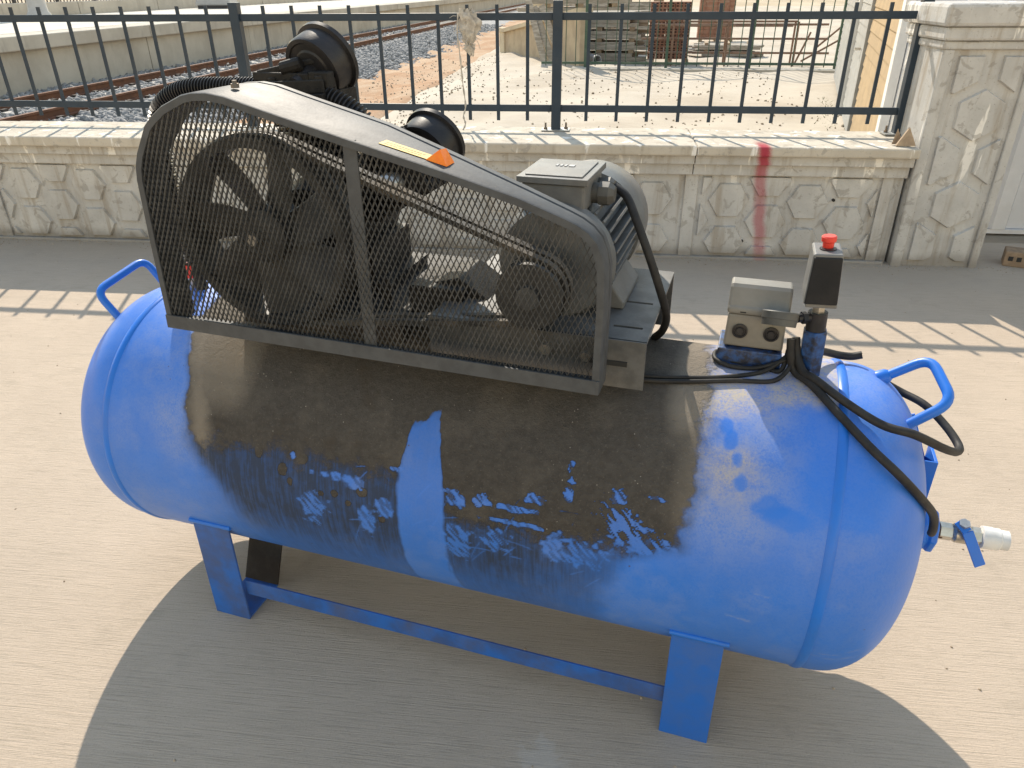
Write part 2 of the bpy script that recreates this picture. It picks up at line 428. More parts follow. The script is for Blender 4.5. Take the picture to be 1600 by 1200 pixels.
# ------------------------------------------------------------------ mesh helpers
class MB:
    def __init__(self):
        self.v = []
        self.f = []

    def add(self, vs, fs):
        o = len(self.v)
        self.v.extend([tuple(x) for x in vs])
        self.f.extend([tuple(i + o for i in f) for f in fs])
        return self

    def box(self, x0, x1, y0, y1, z0, z1, M=None):
        vs = [Vector((x, y, z)) for z in (z0, z1) for y in (y0, y1) for x in (x0, x1)]
        if M is not None:
            vs = [M @ v for v in vs]
        return self.add(vs, [(0, 2, 3, 1), (4, 5, 7, 6), (0, 1, 5, 4), (2, 6, 7, 3), (0, 4, 6, 2), (1, 3, 7, 5)])

    def beam(self, a, b, w, h, up=(0, 0, 1)):
        a, b = Vector(a), Vector(b)
        d = (b - a).normalized()
        s = d.cross(Vector(up))
        if s.length < 1e-5:
            s = d.cross(Vector((1, 0, 0)))
        s.normalize()
        t = s.cross(d)
        vs = []
        for p in (a, b):
            for i, j in ((-1, -1), (1, -1), (1, 1), (-1, 1)):
                vs.append(p + s * (w / 2 * i) + t * (h / 2 * j))
        return self.add(vs, [(0, 1, 2, 3), (7, 6, 5, 4), (0, 4, 5, 1), (1, 5, 6, 2), (2, 6, 7, 3), (3, 7, 4, 0)])

    def lathe(self, prof, origin, axis, seg=32, cap=True, ref=None):
        """prof: (distance along axis, radius)"""
        o = Vector(origin)
        a = Vector(axis).normalized()
        r = Vector(ref) if ref else (Vector((0, 0, 1)) if abs(a.z) < 0.9 else Vector((1, 0, 0)))
        s = a.cross(r).normalized()
        t = s.cross(a)
        vs, fs = [], []
        n = len(prof)
        for d, rad in prof:
            for k in range(seg):
                an = 2 * PI * k / seg
                vs.append(o + a * d + (s * math.cos(an) + t * math.sin(an)) * rad)
        for i in range(n - 1):
            for k in range(seg):
                k2 = (k + 1) % seg
                fs.append((i * seg + k, i * seg + k2, (i + 1) * seg + k2, (i + 1) * seg + k))
        if cap:
            fs.append(tuple(range(seg - 1, -1, -1)))
            fs.append(tuple((n - 1) * seg + k for k in range(seg)))
        return self.add(vs, fs)

    def cyl(self, a, b, r, seg=20, r2=None):
        a, b = Vector(a), Vector(b)
        return self.lathe([(0, r), ((b - a).length, r if r2 is None else r2)], a, b - a, seg)

    def tube(self, pts, r, seg=10, rf=None, closed=False):
        P = [Vector(p) for p in pts]
        n = len(P)
        vs, fs = [], []
        prev = None
        for i, p in enumerate(P):
            if closed:
                d = (P[(i + 1) % n] - P[i - 1]).normalized()
            else:
                d = (P[min(i + 1, n - 1)] - P[max(i - 1, 0)]).normalized()
            if prev is None:
                s = d.cross(Vector((0, 0, 1)))
                if s.length < 1e-4:
                    s = d.cross(Vector((1, 0, 0)))
            else:
                s = prev - d * prev.dot(d)
            s.normalize()
            prev = s
            t = s.cross(d)
            rr = rf(i / (n - 1)) if rf else r
            for k in range(seg):
                an = 2 * PI * k / seg
                vs.append(p + (s * math.cos(an) + t * math.sin(an)) * rr)
        m = n if closed else n - 1
        for i in range(m):
            for k in range(seg):
                k2 = (k + 1) % seg
                j = (i + 1) % n
                fs.append((i * seg + k, i * seg + k2, j * seg + k2, j * seg + k))
        if not closed:
            fs.append(tuple(range(seg - 1, -1, -1)))
            fs.append(tuple((n - 1) * seg + k for k in range(seg)))
        return self.add(vs, fs)

    def prism(self, poly, M, depth):
        """poly (x,y) extruded along +z of M by depth"""
        n = len(poly)
        vs = [M @ Vector((x, y, 0)) for x, y in poly] + [M @ Vector((x, y, depth)) for x, y in poly]
        fs = [tuple(range(n - 1, -1, -1)), tuple(range(n, 2 * n))]
        for i in range(n):
            j = (i + 1) % n
            fs.append((i, j, n + j, n + i))
        return self.add(vs, fs)

    def mesh(self, name, mat, smooth=None):
        me = bpy.data.meshes.new(name)
        me.from_pydata([tuple(v) for v in self.v], [], self.f)
        bm = bmesh.new()
        bm.from_mesh(me)
        bmesh.ops.recalc_face_normals(bm, faces=bm.faces)
        bm.to_mesh(me)
        bm.free()
        if smooth:
            me.shade_smooth()
            me.set_sharp_from_angle(angle=R_(smooth))
        me.materials.append(MATS[mat])
        return me

    def build(self, name, mat, parent=None, smooth=None, bevel=0.0, seg=2):
        o = bpy.data.objects.new(name, self.mesh(name, mat, smooth))
        COL.objects.link(o)
        if parent is not None:
            o.parent = parent
        if bevel:
            b = o.modifiers.new("bevel", 'BEVEL')
            b.width = bevel
            b.segments = seg
            b.limit_method = 'ANGLE'
            b.angle_limit = R_(40)
        return o


def tag(o, label, cat, group=None):
    o["label"] = label
    o["category"] = cat
    if group:
        o["group"] = group
    return o


def kind(o, k, label=None):
    o["kind"] = k
    if label:
        o["label"] = label
    return o


def thing(name, label, cat, loc=(0, 0, 0), rz=0.0, group=None):
    o = bpy.data.objects.new(name, None)
    COL.objects.link(o)
    o.location = loc
    o.rotation_euler = (0, 0, rz)
    o.empty_display_size = 0.1
    return tag(o, label, cat, group)


def link_mesh(name, me, parent, loc=None, rz=None, M=None):
    o = bpy.data.objects.new(name, me)
    COL.objects.link(o)
    if parent is not None:
        o.parent = parent
    if M is not None:
        o.matrix_local = M
    else:
        if loc is not None:
            o.location = loc
        if rz is not None:
            o.rotation_euler = (0, 0, rz)
    return o


def catmull(pts, n=8):
    P = [Vector(p) for p in pts]
    out = []
    for i in range(len(P) - 1):
        p0, p1, p2, p3 = P[max(i - 1, 0)], P[i], P[i + 1], P[min(i + 2, len(P) - 1)]
        for k in range(n):
            t = k / n
            out.append(0.5 * ((2 * p1) + (-p0 + p2) * t + (2 * p0 - 5 * p1 + 4 * p2 - p3) * t * t + (-p0 + 3 * p1 - 3 * p2 + p3) * t ** 3))
    out.append(P[-1])
    return out


def clip_poly(poly, axis, val, keep_less):
    out = []
    n = len(poly)
    for i in range(n):
        a, b = poly[i], poly[(i + 1) % n]
        ina = (a[axis] <= val) == keep_less
        inb = (b[axis] <= val) == keep_less
        if ina:
            out.append(a)
        if ina != inb:
            t = (val - a[axis]) / (b[axis] - a[axis])
            out.append((a[0] + (b[0] - a[0]) * t, a[1] + (b[1] - a[1]) * t))
    return out


def poly_area(p):
    return 0.5 * abs(sum(p[i][0] * p[(i + 1) % len(p)][1] - p[(i + 1) % len(p)][0] * p[i][1] for i in range(len(p))))


def vnoise(x, y, seed, ):
    """2-D value noise on arrays"""
    r = np.random.default_rng(seed)
    T = r.random((256, 256))
    xi = np.floor(x).astype(int)
    yi = np.floor(y).astype(int)
    fx = x - xi
    fy = y - yi
    fx = fx * fx * (3 - 2 * fx)
    fy = fy * fy * (3 - 2 * fy)
    a = T[xi & 255, yi & 255]
    b = T[(xi + 1) & 255, yi & 255]
    c = T[xi & 255, (yi + 1) & 255]
    d = T[(xi + 1) & 255, (yi + 1) & 255]
    return (a * (1 - fx) + b * fx) * (1 - fy) + (c * (1 - fx) + d * fx) * fy


def fbm(x, y, seed, o=4):
    s = 0
    a = 0.5
    for k in range(o):
        s = s + a * vnoise(x * 2 ** k + 17.3 * k, y * 2 ** k + 9.1 * k, seed + k)
        a *= 0.5
    return s / (1 - 0.5 ** o)


def sstep(a, b, x):
    t = np.clip((x - a) / (b - a), 0, 1)
    return t * t * (3 - 2 * t)


# ------------------------------------------------------------------ setting: ground
ZB = -0.20


def sheet(name, x0, x1, y0, y1, z, mat, nx=1, ny=1, hf=None):
    vs, fs = [], []
    for j in range(ny + 1):
        for i in range(nx + 1):
            x = x0 + (x1 - x0) * i / nx
            y = y0 + (y1 - y0) * j / ny
            vs.append((x, y, z + (hf(x, y) if hf else 0)))
    for j in range(ny):
        for i in range(nx):
            a = j * (nx + 1) + i
            fs.append((a, a + 1, a + nx + 2, a + nx + 1))
    m = MB()
    m.add(vs, fs)
    return m.build(name, mat, None, 60 if hf else None)


g = sheet("ground", -1200, 1200, -1200, 1200, -0.62, "far_ground")
kind(g, "structure")
m = MB()
m.box(-14, 14, -14, 4.86, -0.6, 0.0)
kind(m.build("pavement", "pavement_concrete"), "structure")


def yard_h(x, y):
    h = 0.035 * math.sin(x * 1.7 + y * 0.6) * math.sin(y * 0.9) + 0.02 * math.sin(x * 4.1 - y * 2.3)
    if x < -2.6:
        h -= min(0.5, (-2.6 - x) * 0.15 + max(0.0, -3.4 - x) * 0.3)
    return h


kind(sheet("yard", -4.3, 40, 4.88, 70, ZB, "yard_concrete", 150, 160, yard_h), "structure")


def earth_h(x, y):
    t = max(0.0, min(1.0, (-3.7 - x) / 1.4))
    return -0.125 - 0.07 * t - 0.45 * max(0.0, x + 3.55) + 0.045 * math.sin(x * 3.0 + y) * math.sin(y * 1.3 - x) + 0.03 * math.sin(y * 3.1 + x * 5.0)


kind(sheet("earth_bank", -5.6, -2.9, 4.88, 80, ZB - 0.02, "orange_earth", 30, 220, earth_h), "structure")

# ------------------------------------------------------------------ railway
TD = Vector((0.022, 1.0, 0)).normalized()
TN = Vector((TD.y, -TD.x, 0))


def trk(s, off, z):
    """point s metres along the track (from Y=0), off metres right of the track centre"""
    return Vector((-9.72, 0, z)) + TD * s + TN * off


ZR = -0.20                                          # rail head
track = thing("railway_track", "railway track of two rusty rails on pale concrete sleepers in ballast", "railway track", trk(20, 0, -0.4))
base = Matrix.Translation(-Vector(track.location))
rail_prof = [(-0.07, -0.15), (0.07, -0.15), (0.07, -0.135), (0.012, -0.115), (0.012, -0.045), (0.036, -0.035), (0.036, 0), (-0.036, 0), (-0.036, -0.035), (-0.012, -0.045), (-0.012, -0.115), (-0.07, -0.135)]
for off in (-0.752, 0.752):
    a = trk(4, off, ZR)
    M = base @ Matrix.Translation(a) @ Matrix(((TN.x, 0, TD.x, 0), (TN.y, 0, TD.y, 0), (0, 1, 0, 0), (0, 0, 0, 1)))
    m = MB()
    m.prism(rail_prof, M, 120)
    m.build("rail", "rail_rust", track)
mb = MB()
mb.prism([(-1.25, 0), (-0.4, 0.0), (0.4, 0.0), (1.25, 0), (1.25, 0.12), (1.18, 0.16), (0.55, 0.16), (0.35, 0.13), (-0.35, 0.13), (-0.55, 0.16), (-1.18, 0.16), (-1.25, 0.12)],
         Matrix(((1, 0, 0, 0), (0, 0, 1, -0.12), (0, 1, 0, 0), (0, 0, 0, 1))), 0.24)
sl_me = mb.mesh("sleeper", "sleeper_concrete")
cm = MB()
cm.box(-0.035, 0.035, -0.06, 0.06, 0.16, 0.20)
cl_me = cm.mesh("rail_clip", "clip_iron")
rz = -math.atan2(TD.x, TD.y)
for i in range(80):
    p = trk(9.0 + i * 0.62, 0, ZR - 0.15 - 0.163) - Vector(track.location)
    o = link_mesh("sleeper", sl_me, track, p, rz)
    if i < 40:
        for q in (-0.882, -0.622, 0.622, 0.882):
            link_mesh("rail_clip", cl_me, o, (q, 0, 0))


def stones(name, pts, smin, smax, mat, seed):
    """many small irregular rocks joined into one piece of ground cover"""
    r = np.random.default_rng(seed)
    ph = (1 + 5 ** 0.5) / 2
    iv = np.array([(-1, ph, 0), (1, ph, 0), (-1, -ph, 0), (1, -ph, 0), (0, -1, ph), (0, 1, ph), (0, -1, -ph), (0, 1, -ph), (ph, 0, -1), (ph, 0, 1), (-ph, 0, -1), (-ph, 0, 1)], float)
    iv /= np.linalg.norm(iv[0])
    fi = np.array([(0, 11, 5), (0, 5, 1), (0, 1, 7), (0, 7, 10), (0, 10, 11), (1, 5, 9), (5, 11, 4), (11, 10, 2), (10, 7, 6), (7, 1, 8), (3, 9, 4), (3, 4, 2), (3, 2, 6), (3, 6, 8), (3, 8, 9), (4, 9, 5), (2, 4, 11), (6, 2, 10), (8, 6, 7), (9, 8, 1)])
    n = len(pts)
    pts = np.asarray(pts, float)
    sc = r.uniform(smin, smax, (n, 1)) * r.uniform(0.6, 1.2, (n, 3))
    an = r.uniform(0, 2 * PI, n)
    V = iv[None] * (1 + r.uniform(-0.28, 0.28, (n, 12, 1))) * sc[:, None]
    til = r.uniform(-0.6, 0.6, n)
    y = V[..., 1] * np.cos(til)[:, None] - V[..., 2] * np.sin(til)[:, None]
    z = V[..., 1] * np.sin(til)[:, None] + V[..., 2] * np.cos(til)[:, None]
    x = V[..., 0]
    X = x * np.cos(an)[:, None] - y * np.sin(an)[:, None] + pts[:, 0:1]
    Y = x * np.sin(an)[:, None] + y * np.cos(an)[:, None] + pts[:, 1:2]
    Z = z + pts[:, 2:3]
    vs = np.stack([X, Y, Z], -1).reshape(-1, 3)
    fs = (fi[None] + (np.arange(n) * 12)[:, None, None]).reshape(-1, 3)
    me = bpy.data.meshes.new(name)
    me.vertices.add(len(vs))
    me.vertices.foreach_set("co", vs.ravel())
    me.loops.add(fs.size)
    me.loops.foreach_set("vertex_index", fs.ravel().astype(np.int32))
    me.polygons.add(len(fs))
    me.polygons.foreach_set("loop_start", np.arange(0, fs.size, 3, dtype=np.int32))
    me.update()
    me.materials.append(MATS[mat])
    o = bpy.data.objects.new(name, me)
    COL.objects.link(o)
    kind(o, "stuff")
    return o


def ballast_z(off):
    t = max(0.0, min(1.0, (off - 2.6) / 2.6))
    return ZR - 0.15 - 0.26 * t * t * (3 - 2 * t)


bed = MB()
vs, fs = [], []
offs = [-2.4, -1.5, -0.7, 0, 0.7, 1.5, 2.4, 3.0, 3.6, 4.2, 4.8, 5.3]
ss = [4, 8, 12, 16, 20, 26, 34, 45, 60, 90, 124]
for s_ in ss:
    for of in offs:
        vs.append(trk(s_, of, ballast_z(of) - 0.05))
no = len(offs)
for j in range(len(ss) - 1):
    for i in range(no - 1):
        fs.append((j * no + i, j * no + i + 1, (j + 1) * no + i + 1, (j + 1) * no + i))
bed.add(vs, fs)
kind(bed.build("ballast_bed", "ballast_stone", None, 60), "structure")
pts = []
while len(pts) < 19000:
    s_ = 8.5 + (rng.random() ** 1.6) * 34
    of = rng.uniform(-2.0, 5.4)
    if abs(of) < 1.25 and rng.random() < 0.35:
        continue
    edge = 5.1 - 0.25 * math.sin(s_ * 0.9) - 0.25 * math.sin(s_ * 0.37)
    if of > edge - 0.5 and rng.random() < 0.7:
        continue
    p = trk(s_, of, ballast_z(of) - 0.02 + rng.uniform(-0.01, 0.03))
    if abs(of) < 1.3:
        p.z -= 0.03
    pts.append(p)
o = stones("ballast", pts, 0.042, 0.085, "ballast_stone", 3)
o["label"] = "grey crushed stone ballast around the rails"

# ------------------------------------------------------------------ station platform
POFF = -1.93
plat = thing("station_platform", "long pale concrete station platform beyond the rails with an overhanging edge", "platform", trk(20, POFF - 3, -0.4))
inv = Matrix.Translation(-Vector(plat.location))


def tbox(m, s0, s1, o0, o1, z0, z1, mat=inv):
    vs = []
    for z in (z0, z1):
        for s_, of in ((s0, o0), (s1, o0), (s1, o1), (s0, o1)):
            vs.append(mat @ trk(s_, of, z))
    m.add(vs, [(0, 3, 2, 1), (4, 5, 6, 7), (0, 1, 5, 4), (1, 2, 6, 5), (2, 3, 7, 6), (3, 0, 4, 7)])


ZP = 0.69
ss = 2.0
for i in range(22):                                 # wall pours, each its own panel with an open joint
    L = 5.6
    m = MB()
    tbox(m, ss + 0.015, ss + L - 0.015, POFF - 0.35, POFF + (0.006 if i % 2 else 0.0), -0.5, 0.42)
    m.build("wall_panel", "platform_concrete", plat)
    ss += L
ss = 2.0
for i in range(22):
    L = 5.6
    m = MB()
    tbox(m, ss + 0.012, ss + L - 0.012, POFF - 0.6, POFF + 0.16 + (0.004 if i % 2 else 0.0), 0.424, ZP - 0.004)
    m.build("edge_slab", "platform_concrete", plat, None, 0.02)
    ss += L
m = MB()
tbox(m, 2, 125, POFF - 7.4, POFF - 0.604, 0.3, ZP)
m.build("deck", "platform_deck", plat)

# low parapet behind the platform
par = thing("platform_parapet", "low grey concrete parapet along the back of the station platform", "wall", trk(20, POFF - 7.6, ZP))
inv2 = Matrix.Translation(-Vector(par.location))
ss = 2.0
for i in range(24):
    m = MB()
    tbox(m, ss + 0.02, ss + 4.98, POFF - 7.75, POFF - 7.42, ZP - 0.3, ZP + 0.40, inv2)
    m.build("parapet_block", "platform_concrete", par, None, 0.02)
    ss += 5.0
ffe = thing("picket_fence", "dark picket fence on the far side of the station platform", "fence", trk(20, POFF - 7.6, ZP + 0.4))
inv3 = Matrix.Translation(-Vector(ffe.location))
for z in (ZP + 0.55, ZP + 1.45):
    m = MB()
    tbox(m, 14, 60, POFF - 7.62, POFF - 7.58, z, z + 0.05, inv3)
    m.build("rail", "dark_metal", ffe)
m = MB()
tbox(m, -0.014, 0.014, -0.014, 0.014, 0, 1.25, Matrix.Translation(-trk(0, 0, 0)))
pk = m.mesh("picket", "dark_metal")
m = MB()
tbox(m, -0.045, 0.045, -0.045, 0.045, 0, 1.4, Matrix.Translation(-trk(0, 0, 0)))
pp = m.mesh("post", "dark_metal")
for i in range(250):
    s_ = 16 + i * 0.17
    p = inv3 @ trk(s_, POFF - 7.6, ZP + 0.40)
    link_mesh("post" if i % 12 == 0 else "picket", pp if i % 12 == 0 else pk, ffe, p)

lp = thing("lamp_post", "thick round grey lamp post base standing on the station platform", "lamp post", (-16.9, 22.9, ZP))
m = MB()
m.lathe([(0.03, 0.34), (0.10, 0.34), (0.22, 0.27), (0.5, 0.25), (4.2, 0.20)], (0, 0, 0), (0, 0, 1), 24)
m.build("column", "lamp_grey", lp, 40)
m = MB()
m.box(-0.45, 0.45, -0.45, 0.45, 0.0, 0.035)
m.build("base_plate", "lamp_grey", lp, None, 0.01)
cb = thing("platform_cabinet", "small grey cabinet standing on the white station platform deck", "cabinet", (-16.6, 33.8, ZP))
m = MB()
m.prism([(-0.8, 0.12), (0.8, 0.12), (0.65, 0.8), (-0.5, 0.95)], Matrix(((1, 0, 0, 0), (0, 0, 1, -0.4), (0, 1, 0, 0), (0, 0, 0, 1))), 0.8)
m.build("housing", "lamp_grey", cb, None, 0.05)
m = MB()
m.box(-0.7, 0.6, -0.35, 0.35, 0.0, 0.12)
m.build("plinth", "dark_metal", cb)

# ------------------------------------------------------------------ things in the yard behind the fence
# ramp wall with sloping cap
A = Vector((-2.98, 23.3, ZB))
B = Vector((-0.55, 18.45, ZB))
rw = thing("ramp_wall", "cream plastered ramp wall with pale sloping coping beside the ballast", "wall", A)
d = (B - A)
L = d.length
d.normalize()
nn = Vector((-d.y, d.x, 0))


def frame(o, xd, zd=Vector((0, 0, 1))):
    yd = zd.cross(xd)
    return Matrix(((xd.x, yd.x, zd.x, o.x), (xd.y, yd.y, zd.y, o.y), (xd.z, yd.z, zd.z, o.z), (0, 0, 0, 1)))


Mr = Matrix(((d.x, 0, nn.x, 0), (d.y, 0, nn.y, 0), (0, 1, 0, 0), (0, 0, 0, 1)))
m = MB()
m.prism([(0.35, -0.3), (L, -0.3), (L, 1.12), (0.35, 0.50)], Mr, 0.22)
m.build("wall", "ramp_plaster", rw)
m = MB()
m.box(0, 0.38, -0.05, 0.30, -0.3, 0.50, Matrix(((d.x, nn.x, 0, 0), (d.y, nn.y, 0, 0), (0, 0, 1, 0), (0, 0, 0, 1))))
m.build("end_pier", "ramp_cap", rw, None, 0.01)
m = MB()
m.prism([(-0.08, 0.504), (0.40, 0.504), (L, 1.124), (L, 1.22), (0.40, 0.60), (-0.08, 0.60)], Matrix.Translation(nn * -0.08) @ Mr, 0.38)
m.build("coping", "ramp_cap", rw)
hp = thing("cream_pillar", "cream concrete pillar with a hexagon panel far beyond the ramp wall", "pillar", (-2.15, 31.0, ZB))
m = MB()
m.box(-0.55, 0.55, -0.4, 0.4, 0, 2.1)
m.build("shaft", "ramp_cap", hp, None, 0.02)
m = MB()
m.prism([(0.33 * math.cos(R_(a)), 1.30 + 0.5 * math.sin(R_(a))) for a in range(30, 390, 60)], Matrix(((1, 0, 0, 0), (0, 0, -1, -0.4), (0, 1, 0, 0), (0, 0, 0, 1))), 0.04)
m.build("hexagon_panel", "ramp_plaster", hp)

# green fence
gf = thing("green_fence", "thin green metal bar fence across the yard in front of building materials", "fence", (2.2, 17.9, ZB))
ang_g = -0.045
gf.rotation_euler = (0, 0, ang_g)
m = MB()
m.box(-0.009, 0.009, -0.009, 0.009, 0.06, 1.95)
gb = m.mesh("bar", "green_paint")
m = MB()
m.box(-0.03, 0.03, -0.03, 0.03, -0.05, 2.0)
gp = m.mesh("post", "green_paint")
for z in (0.10, 1.86):
    m = MB()
    m.box(-3.6, 3.0, -0.02, 0.02, z, z + 0.05)
    m.build("rail", "green_paint", gf)
for i in range(30):
    x = -3.5 + i * 0.223
    ispost = i % 8 == 4
    link_mesh("post" if ispost else "bar", gp if ispost else gb, gf, (x, 0.03 if not ispost else 0.0, 0))
m = MB()
m.box(-2.9, 3.2, -0.28, 0.22, -0.03, 0.035)
m.build("kerb", "platform_concrete", gf, None, 0.01)

# timber stacks
pm_ = []
for L_ in (1.7, 1.45, 1.9):
    m = MB()
    m.box(-L_ / 2, L_ / 2, -0.11, 0.11, 0, 0.065)
    pm_.append(m.mesh("plank", "timber_grey"))


def timber_stack(loc, rz, scl, layers, label, lean=0):
    ts = thing("timber_stack", label, "timber", loc, rz, "plank stacks behind the green fence")
    ts.scale = scl
    z = 0.02
    for k in range(layers):
        for j in range(3):
            link_mesh("plank", pm_[random.randrange(3)], ts, (random.uniform(-0.22, 0.22), -0.35 + j * 0.30, z), random.uniform(-0.06, 0.06))
        z += 0.068
        if k % 2:
            for q in (-0.6, 0.0, 0.62):
                m = MB()
                m.box(q - 0.05, q + 0.05, -0.45, 0.4, z, z + 0.06)
                m.build("bearer", "pallet_wood", ts)
            z += 0.062
    for k in range(lean):
        a_ = Vector((-1.05 + k * 0.17, -0.62, 0.02))
        b_ = Vector((-1.45 + k * 0.15, -0.30, 1.15 - 0.1 * k + random.uniform(-0.1, 0.1)))
        m = MB()
        m.beam(a_, b_, 0.12, 0.04, (0, 1, 0))
        m.build("leaning_board", "timber_grey", ts)


timber_stack((-0.10, 20.3, ZB), -0.05, (1.25, 1.2, 1.25), 9, "stack of weathered planks with boards leaning on its left, behind the green fence", 6)
timber_stack((-0.75, 23.2, ZB), 0.12, (1.5, 1.2, 1.5), 11, "tall farther stack of grey planks above the leaning boards")
timber_stack((0.55, 25.5, ZB), -0.2, (1.7, 1.2, 1.6), 10, "far stack of grey planks just left of the tall brick pallet")
timber_stack((3.2, 21.6, ZB), -0.10, (0.9, 1.0, 0.8), 4, "low stack of pale planks beyond the rusty tubes")

# hollow clay bricks stacked on pallets
hm = MB()
BW, BH, BD = 0.185, 0.135, 0.19
hm.box(-BW / 2 + 0.003, BW / 2 - 0.003, -BD / 2, BD / 2, 0.003, BH - 0.003)
brick_me = hm.mesh("brick", "clay_brick")
hm = MB()
hm.box(-0.026, 0.026, -BD / 2 - 0.003, -BD / 2 + 0.003, 0, 0.034)
hole_me = hm.mesh("hole", "brick_hole")


def brick_stack(loc, cols, rows, deep, label, missing=0.0, holes=True):
    t = thing("brick_stack", label, "brick stack", loc, -0.05, "pallets of red hollow bricks")
    m = MB()
    for q in (-0.4, 0, 0.4):
        m.box(q * cols * 0.2, q * cols * 0.2 + 0.1, -0.1, deep * BD, 0, 0.09)
    m.build("pallet", "pallet_wood", t)
    for r in range(rows):
        for c_ in range(cols):
            for dd in range(deep):
                if dd and 0 < c_ < cols - 1 and r < rows - 1:
                    continue
                if r == rows - 1 and random.random() < missing:
                    continue
                o = link_mesh("brick", brick_me, t, ((c_ - (cols - 1) / 2) * BW + random.uniform(-.006, .006), dd * BD + BD / 2 - 0.1 + random.uniform(-.01, .01), 0.095 + r * BH))
                if dd == 0 and holes:
                    for q in (-0.045, 0.045):
                        for z in (0.03, 0.085):
                            link_mesh("hole", hole_me, o, (q, 0, z))
    return t


brick_stack((1.5, 19.4, ZB), 5, 9, 3, "tall pallet of red hollow clay bricks behind the green fence", 0.2)
brick_stack((3.55, 27.0, ZB), 6, 10, 2, "farther pallet of pale red bricks above the pipe rack", 0.3, False)

# rack of tubes
rk = thing("tube_rack", "low rack of long rusty brown tubes behind the green fence", "tube rack", (2.95, 18.75, ZB), -0.04)
for z, x0, x1 in ((0.28, -2.0, 2.05), (0.57, -2.1, 2.0), (0.86, -1.9, 1.95), (0.835, -1.6, 1.2), (0.92, -1.2, 1.3)):
    m = MB()
    m.cyl((x0, random.uniform(-0.05, 0.05), z), (x1, random.uniform(-0.05, 0.05), z), 0.024, 10)
    m.build("tube", "rust_tube", rk, 40)
for x in (-1.4, -0.2, 1.3):
    for y in (-0.08, 0.3):
        m = MB()
        m.beam((x, y, 0), (x, y, 0.92), 0.04, 0.04)
        m.build("leg", "rust_tube", rk)
for a, b in (((1.5, 0.1, 0.1), (2.35, 0.0, 0.62)), ((1.75, 0.1, 0.35), (2.3, 0.0, 0.88)), ((1.35, 0.0, 0.05), (1.62, 0.1, 0.70))):
    m = MB()
    m.cyl(a, b, 0.022, 8)
    m.build("loose_tube", "rust_tube", rk, 40)

gp_ = thing("drain_pipe", "fat grey plastic pipe lying on the pale yard by the ramp wall", "pipe", (-0.58, 19.4, ZB + 0.11))
a, b = Vector((-0.62, 0.85, 0)), Vector((0.44, -0.62, 0))
m = MB()
dr = (b - a).normalized()
Lp = (b - a).length
m.lathe([(0, 0.105), (Lp * 0.78, 0.105), (Lp * 0.8, 0.122), (Lp, 0.122), (Lp, 0.10), (Lp - 0.3, 0.10)], a, dr, 24, True)
m.build("pipe_shell", "pipe_grey", gp_, 40)

# clad building on the right
NC = Vector((2.13, 6.05, 0))
bd = Vector((0.23, 0.97, 0)).normalized()
bn = Vector((-bd.y, bd.x, 0))
cbld = thing("clad_building", "low building clad in tan and grey boards behind the right end of the fence", "building", (NC.x, NC.y, ZB))
Mb = Matrix(((bd.x, bn.x, 0, 0), (bd.y, bn.y, 0, 0), (0, 0, 1, 0), (0, 0, 0, 1)))
m = MB()
m.box(0.06, 10.4, -5.0, -0.02, 0, 3.0, Mb)
m.build("wall_core", "siding_grey", cbld)
for (s0, s1, mat) in ((0.16, 3.25, "siding_tan"), (3.55, 5.6, "siding_grey"), (5.75, 10.4, "siding_grey")):
    m = MB()
    m.prism([(0, 0), (0.022, 0.0), (0.012, 0.112), (0, 0.112)], Matrix(((0, 0, 1, 0), (1, 0, 0, 0), (0, 1, 0, 0), (0, 0, 0, 1))), s1 - s0)
    me = m.mesh("siding_board", mat)
    for k in range(25):
        M = Mb @ Matrix.Translation((s0, 0.0, 0.05 + k * 0.116))
        link_mesh("siding_board", me, cbld, M=M)
for s0, s1, y1, mat in ((-0.03, 0.155, 0.05, "white_paint"), (3.27, 3.42, 0.05, "siding_grey"), (5.61, 5.74, 0.06, "white_paint")):
    m = MB()
    m.box(s0, s1, -0.015, y1, 0, 2.98, Mb)
    m.build("corner_trim", mat, cbld, None, 0.004)
m = MB()
m.box(-0.02, 0.05, -3.0, -0.02, 0, 2.9, Mb)
m.build("end_wall", "panel_white", cbld)
m = MB()
m.box(4.1, 4.13, 0.02, 0.07, 0.95, 0.98, Mb)
m.box(4.1, 4.22, 0.07, 0.085, 0.95, 0.98, Mb)
m.build("door_handle", "bright_steel", cbld)
m = MB()
m.box(-0.3, 10.6, -5.2, 0.35, 3.0, 3.15, Mb)
m.build("roof", "white_paint", cbld)

# weeds by the building foot
m = MB()
for k in range(120):
    t = random.uniform(3.0, 7.5)
    p = Vector((NC.x, NC.y, ZB)) + bd * t + bn * (0.12 + abs(random.gauss(0, 0.10)))
    an = random.uniform(0, 2 * PI)
    hh = random.uniform(0.015, 0.045)
    wv = Vector((math.cos(an), math.sin(an), 0)) * 0.008
    tip = p + Vector((random.uniform(-.05, .05), random.uniform(-.05, .05), hh))
    m.add([p - wv, p + wv, tip + wv * 0.2], [(0, 1, 2)])
o = m.build("weeds", "weed_green")
kind(o, "stuff", "thin green weeds growing along the foot of the clad building")

# pebbles and crumbs on the yard
pts = []
for k in range(1100):
    x = rng.uniform(-3.4, 3.4)
    y = 5.0 + (rng.random() ** 1.4) * 13
    if x > 2.3 + (y - 6) * 0.22:
        continue
    pts.append((x, y, ZB + yard_h(x, y) + 0.005))
for k in range(900):
    x = rng.uniform(-4.9, -2.6)
    y = 6.0 + (rng.random() ** 1.4) * 16
    pts.append((x, y, ZB + max(yard_h(x, y), earth_h(x, y) - 0.02) + 0.004))
o = stones("yard_rubble", pts, 0.006, 0.024, "pebble_stone", 5)
o["label"] = "scattered small stones and crumbs on the pale yard"

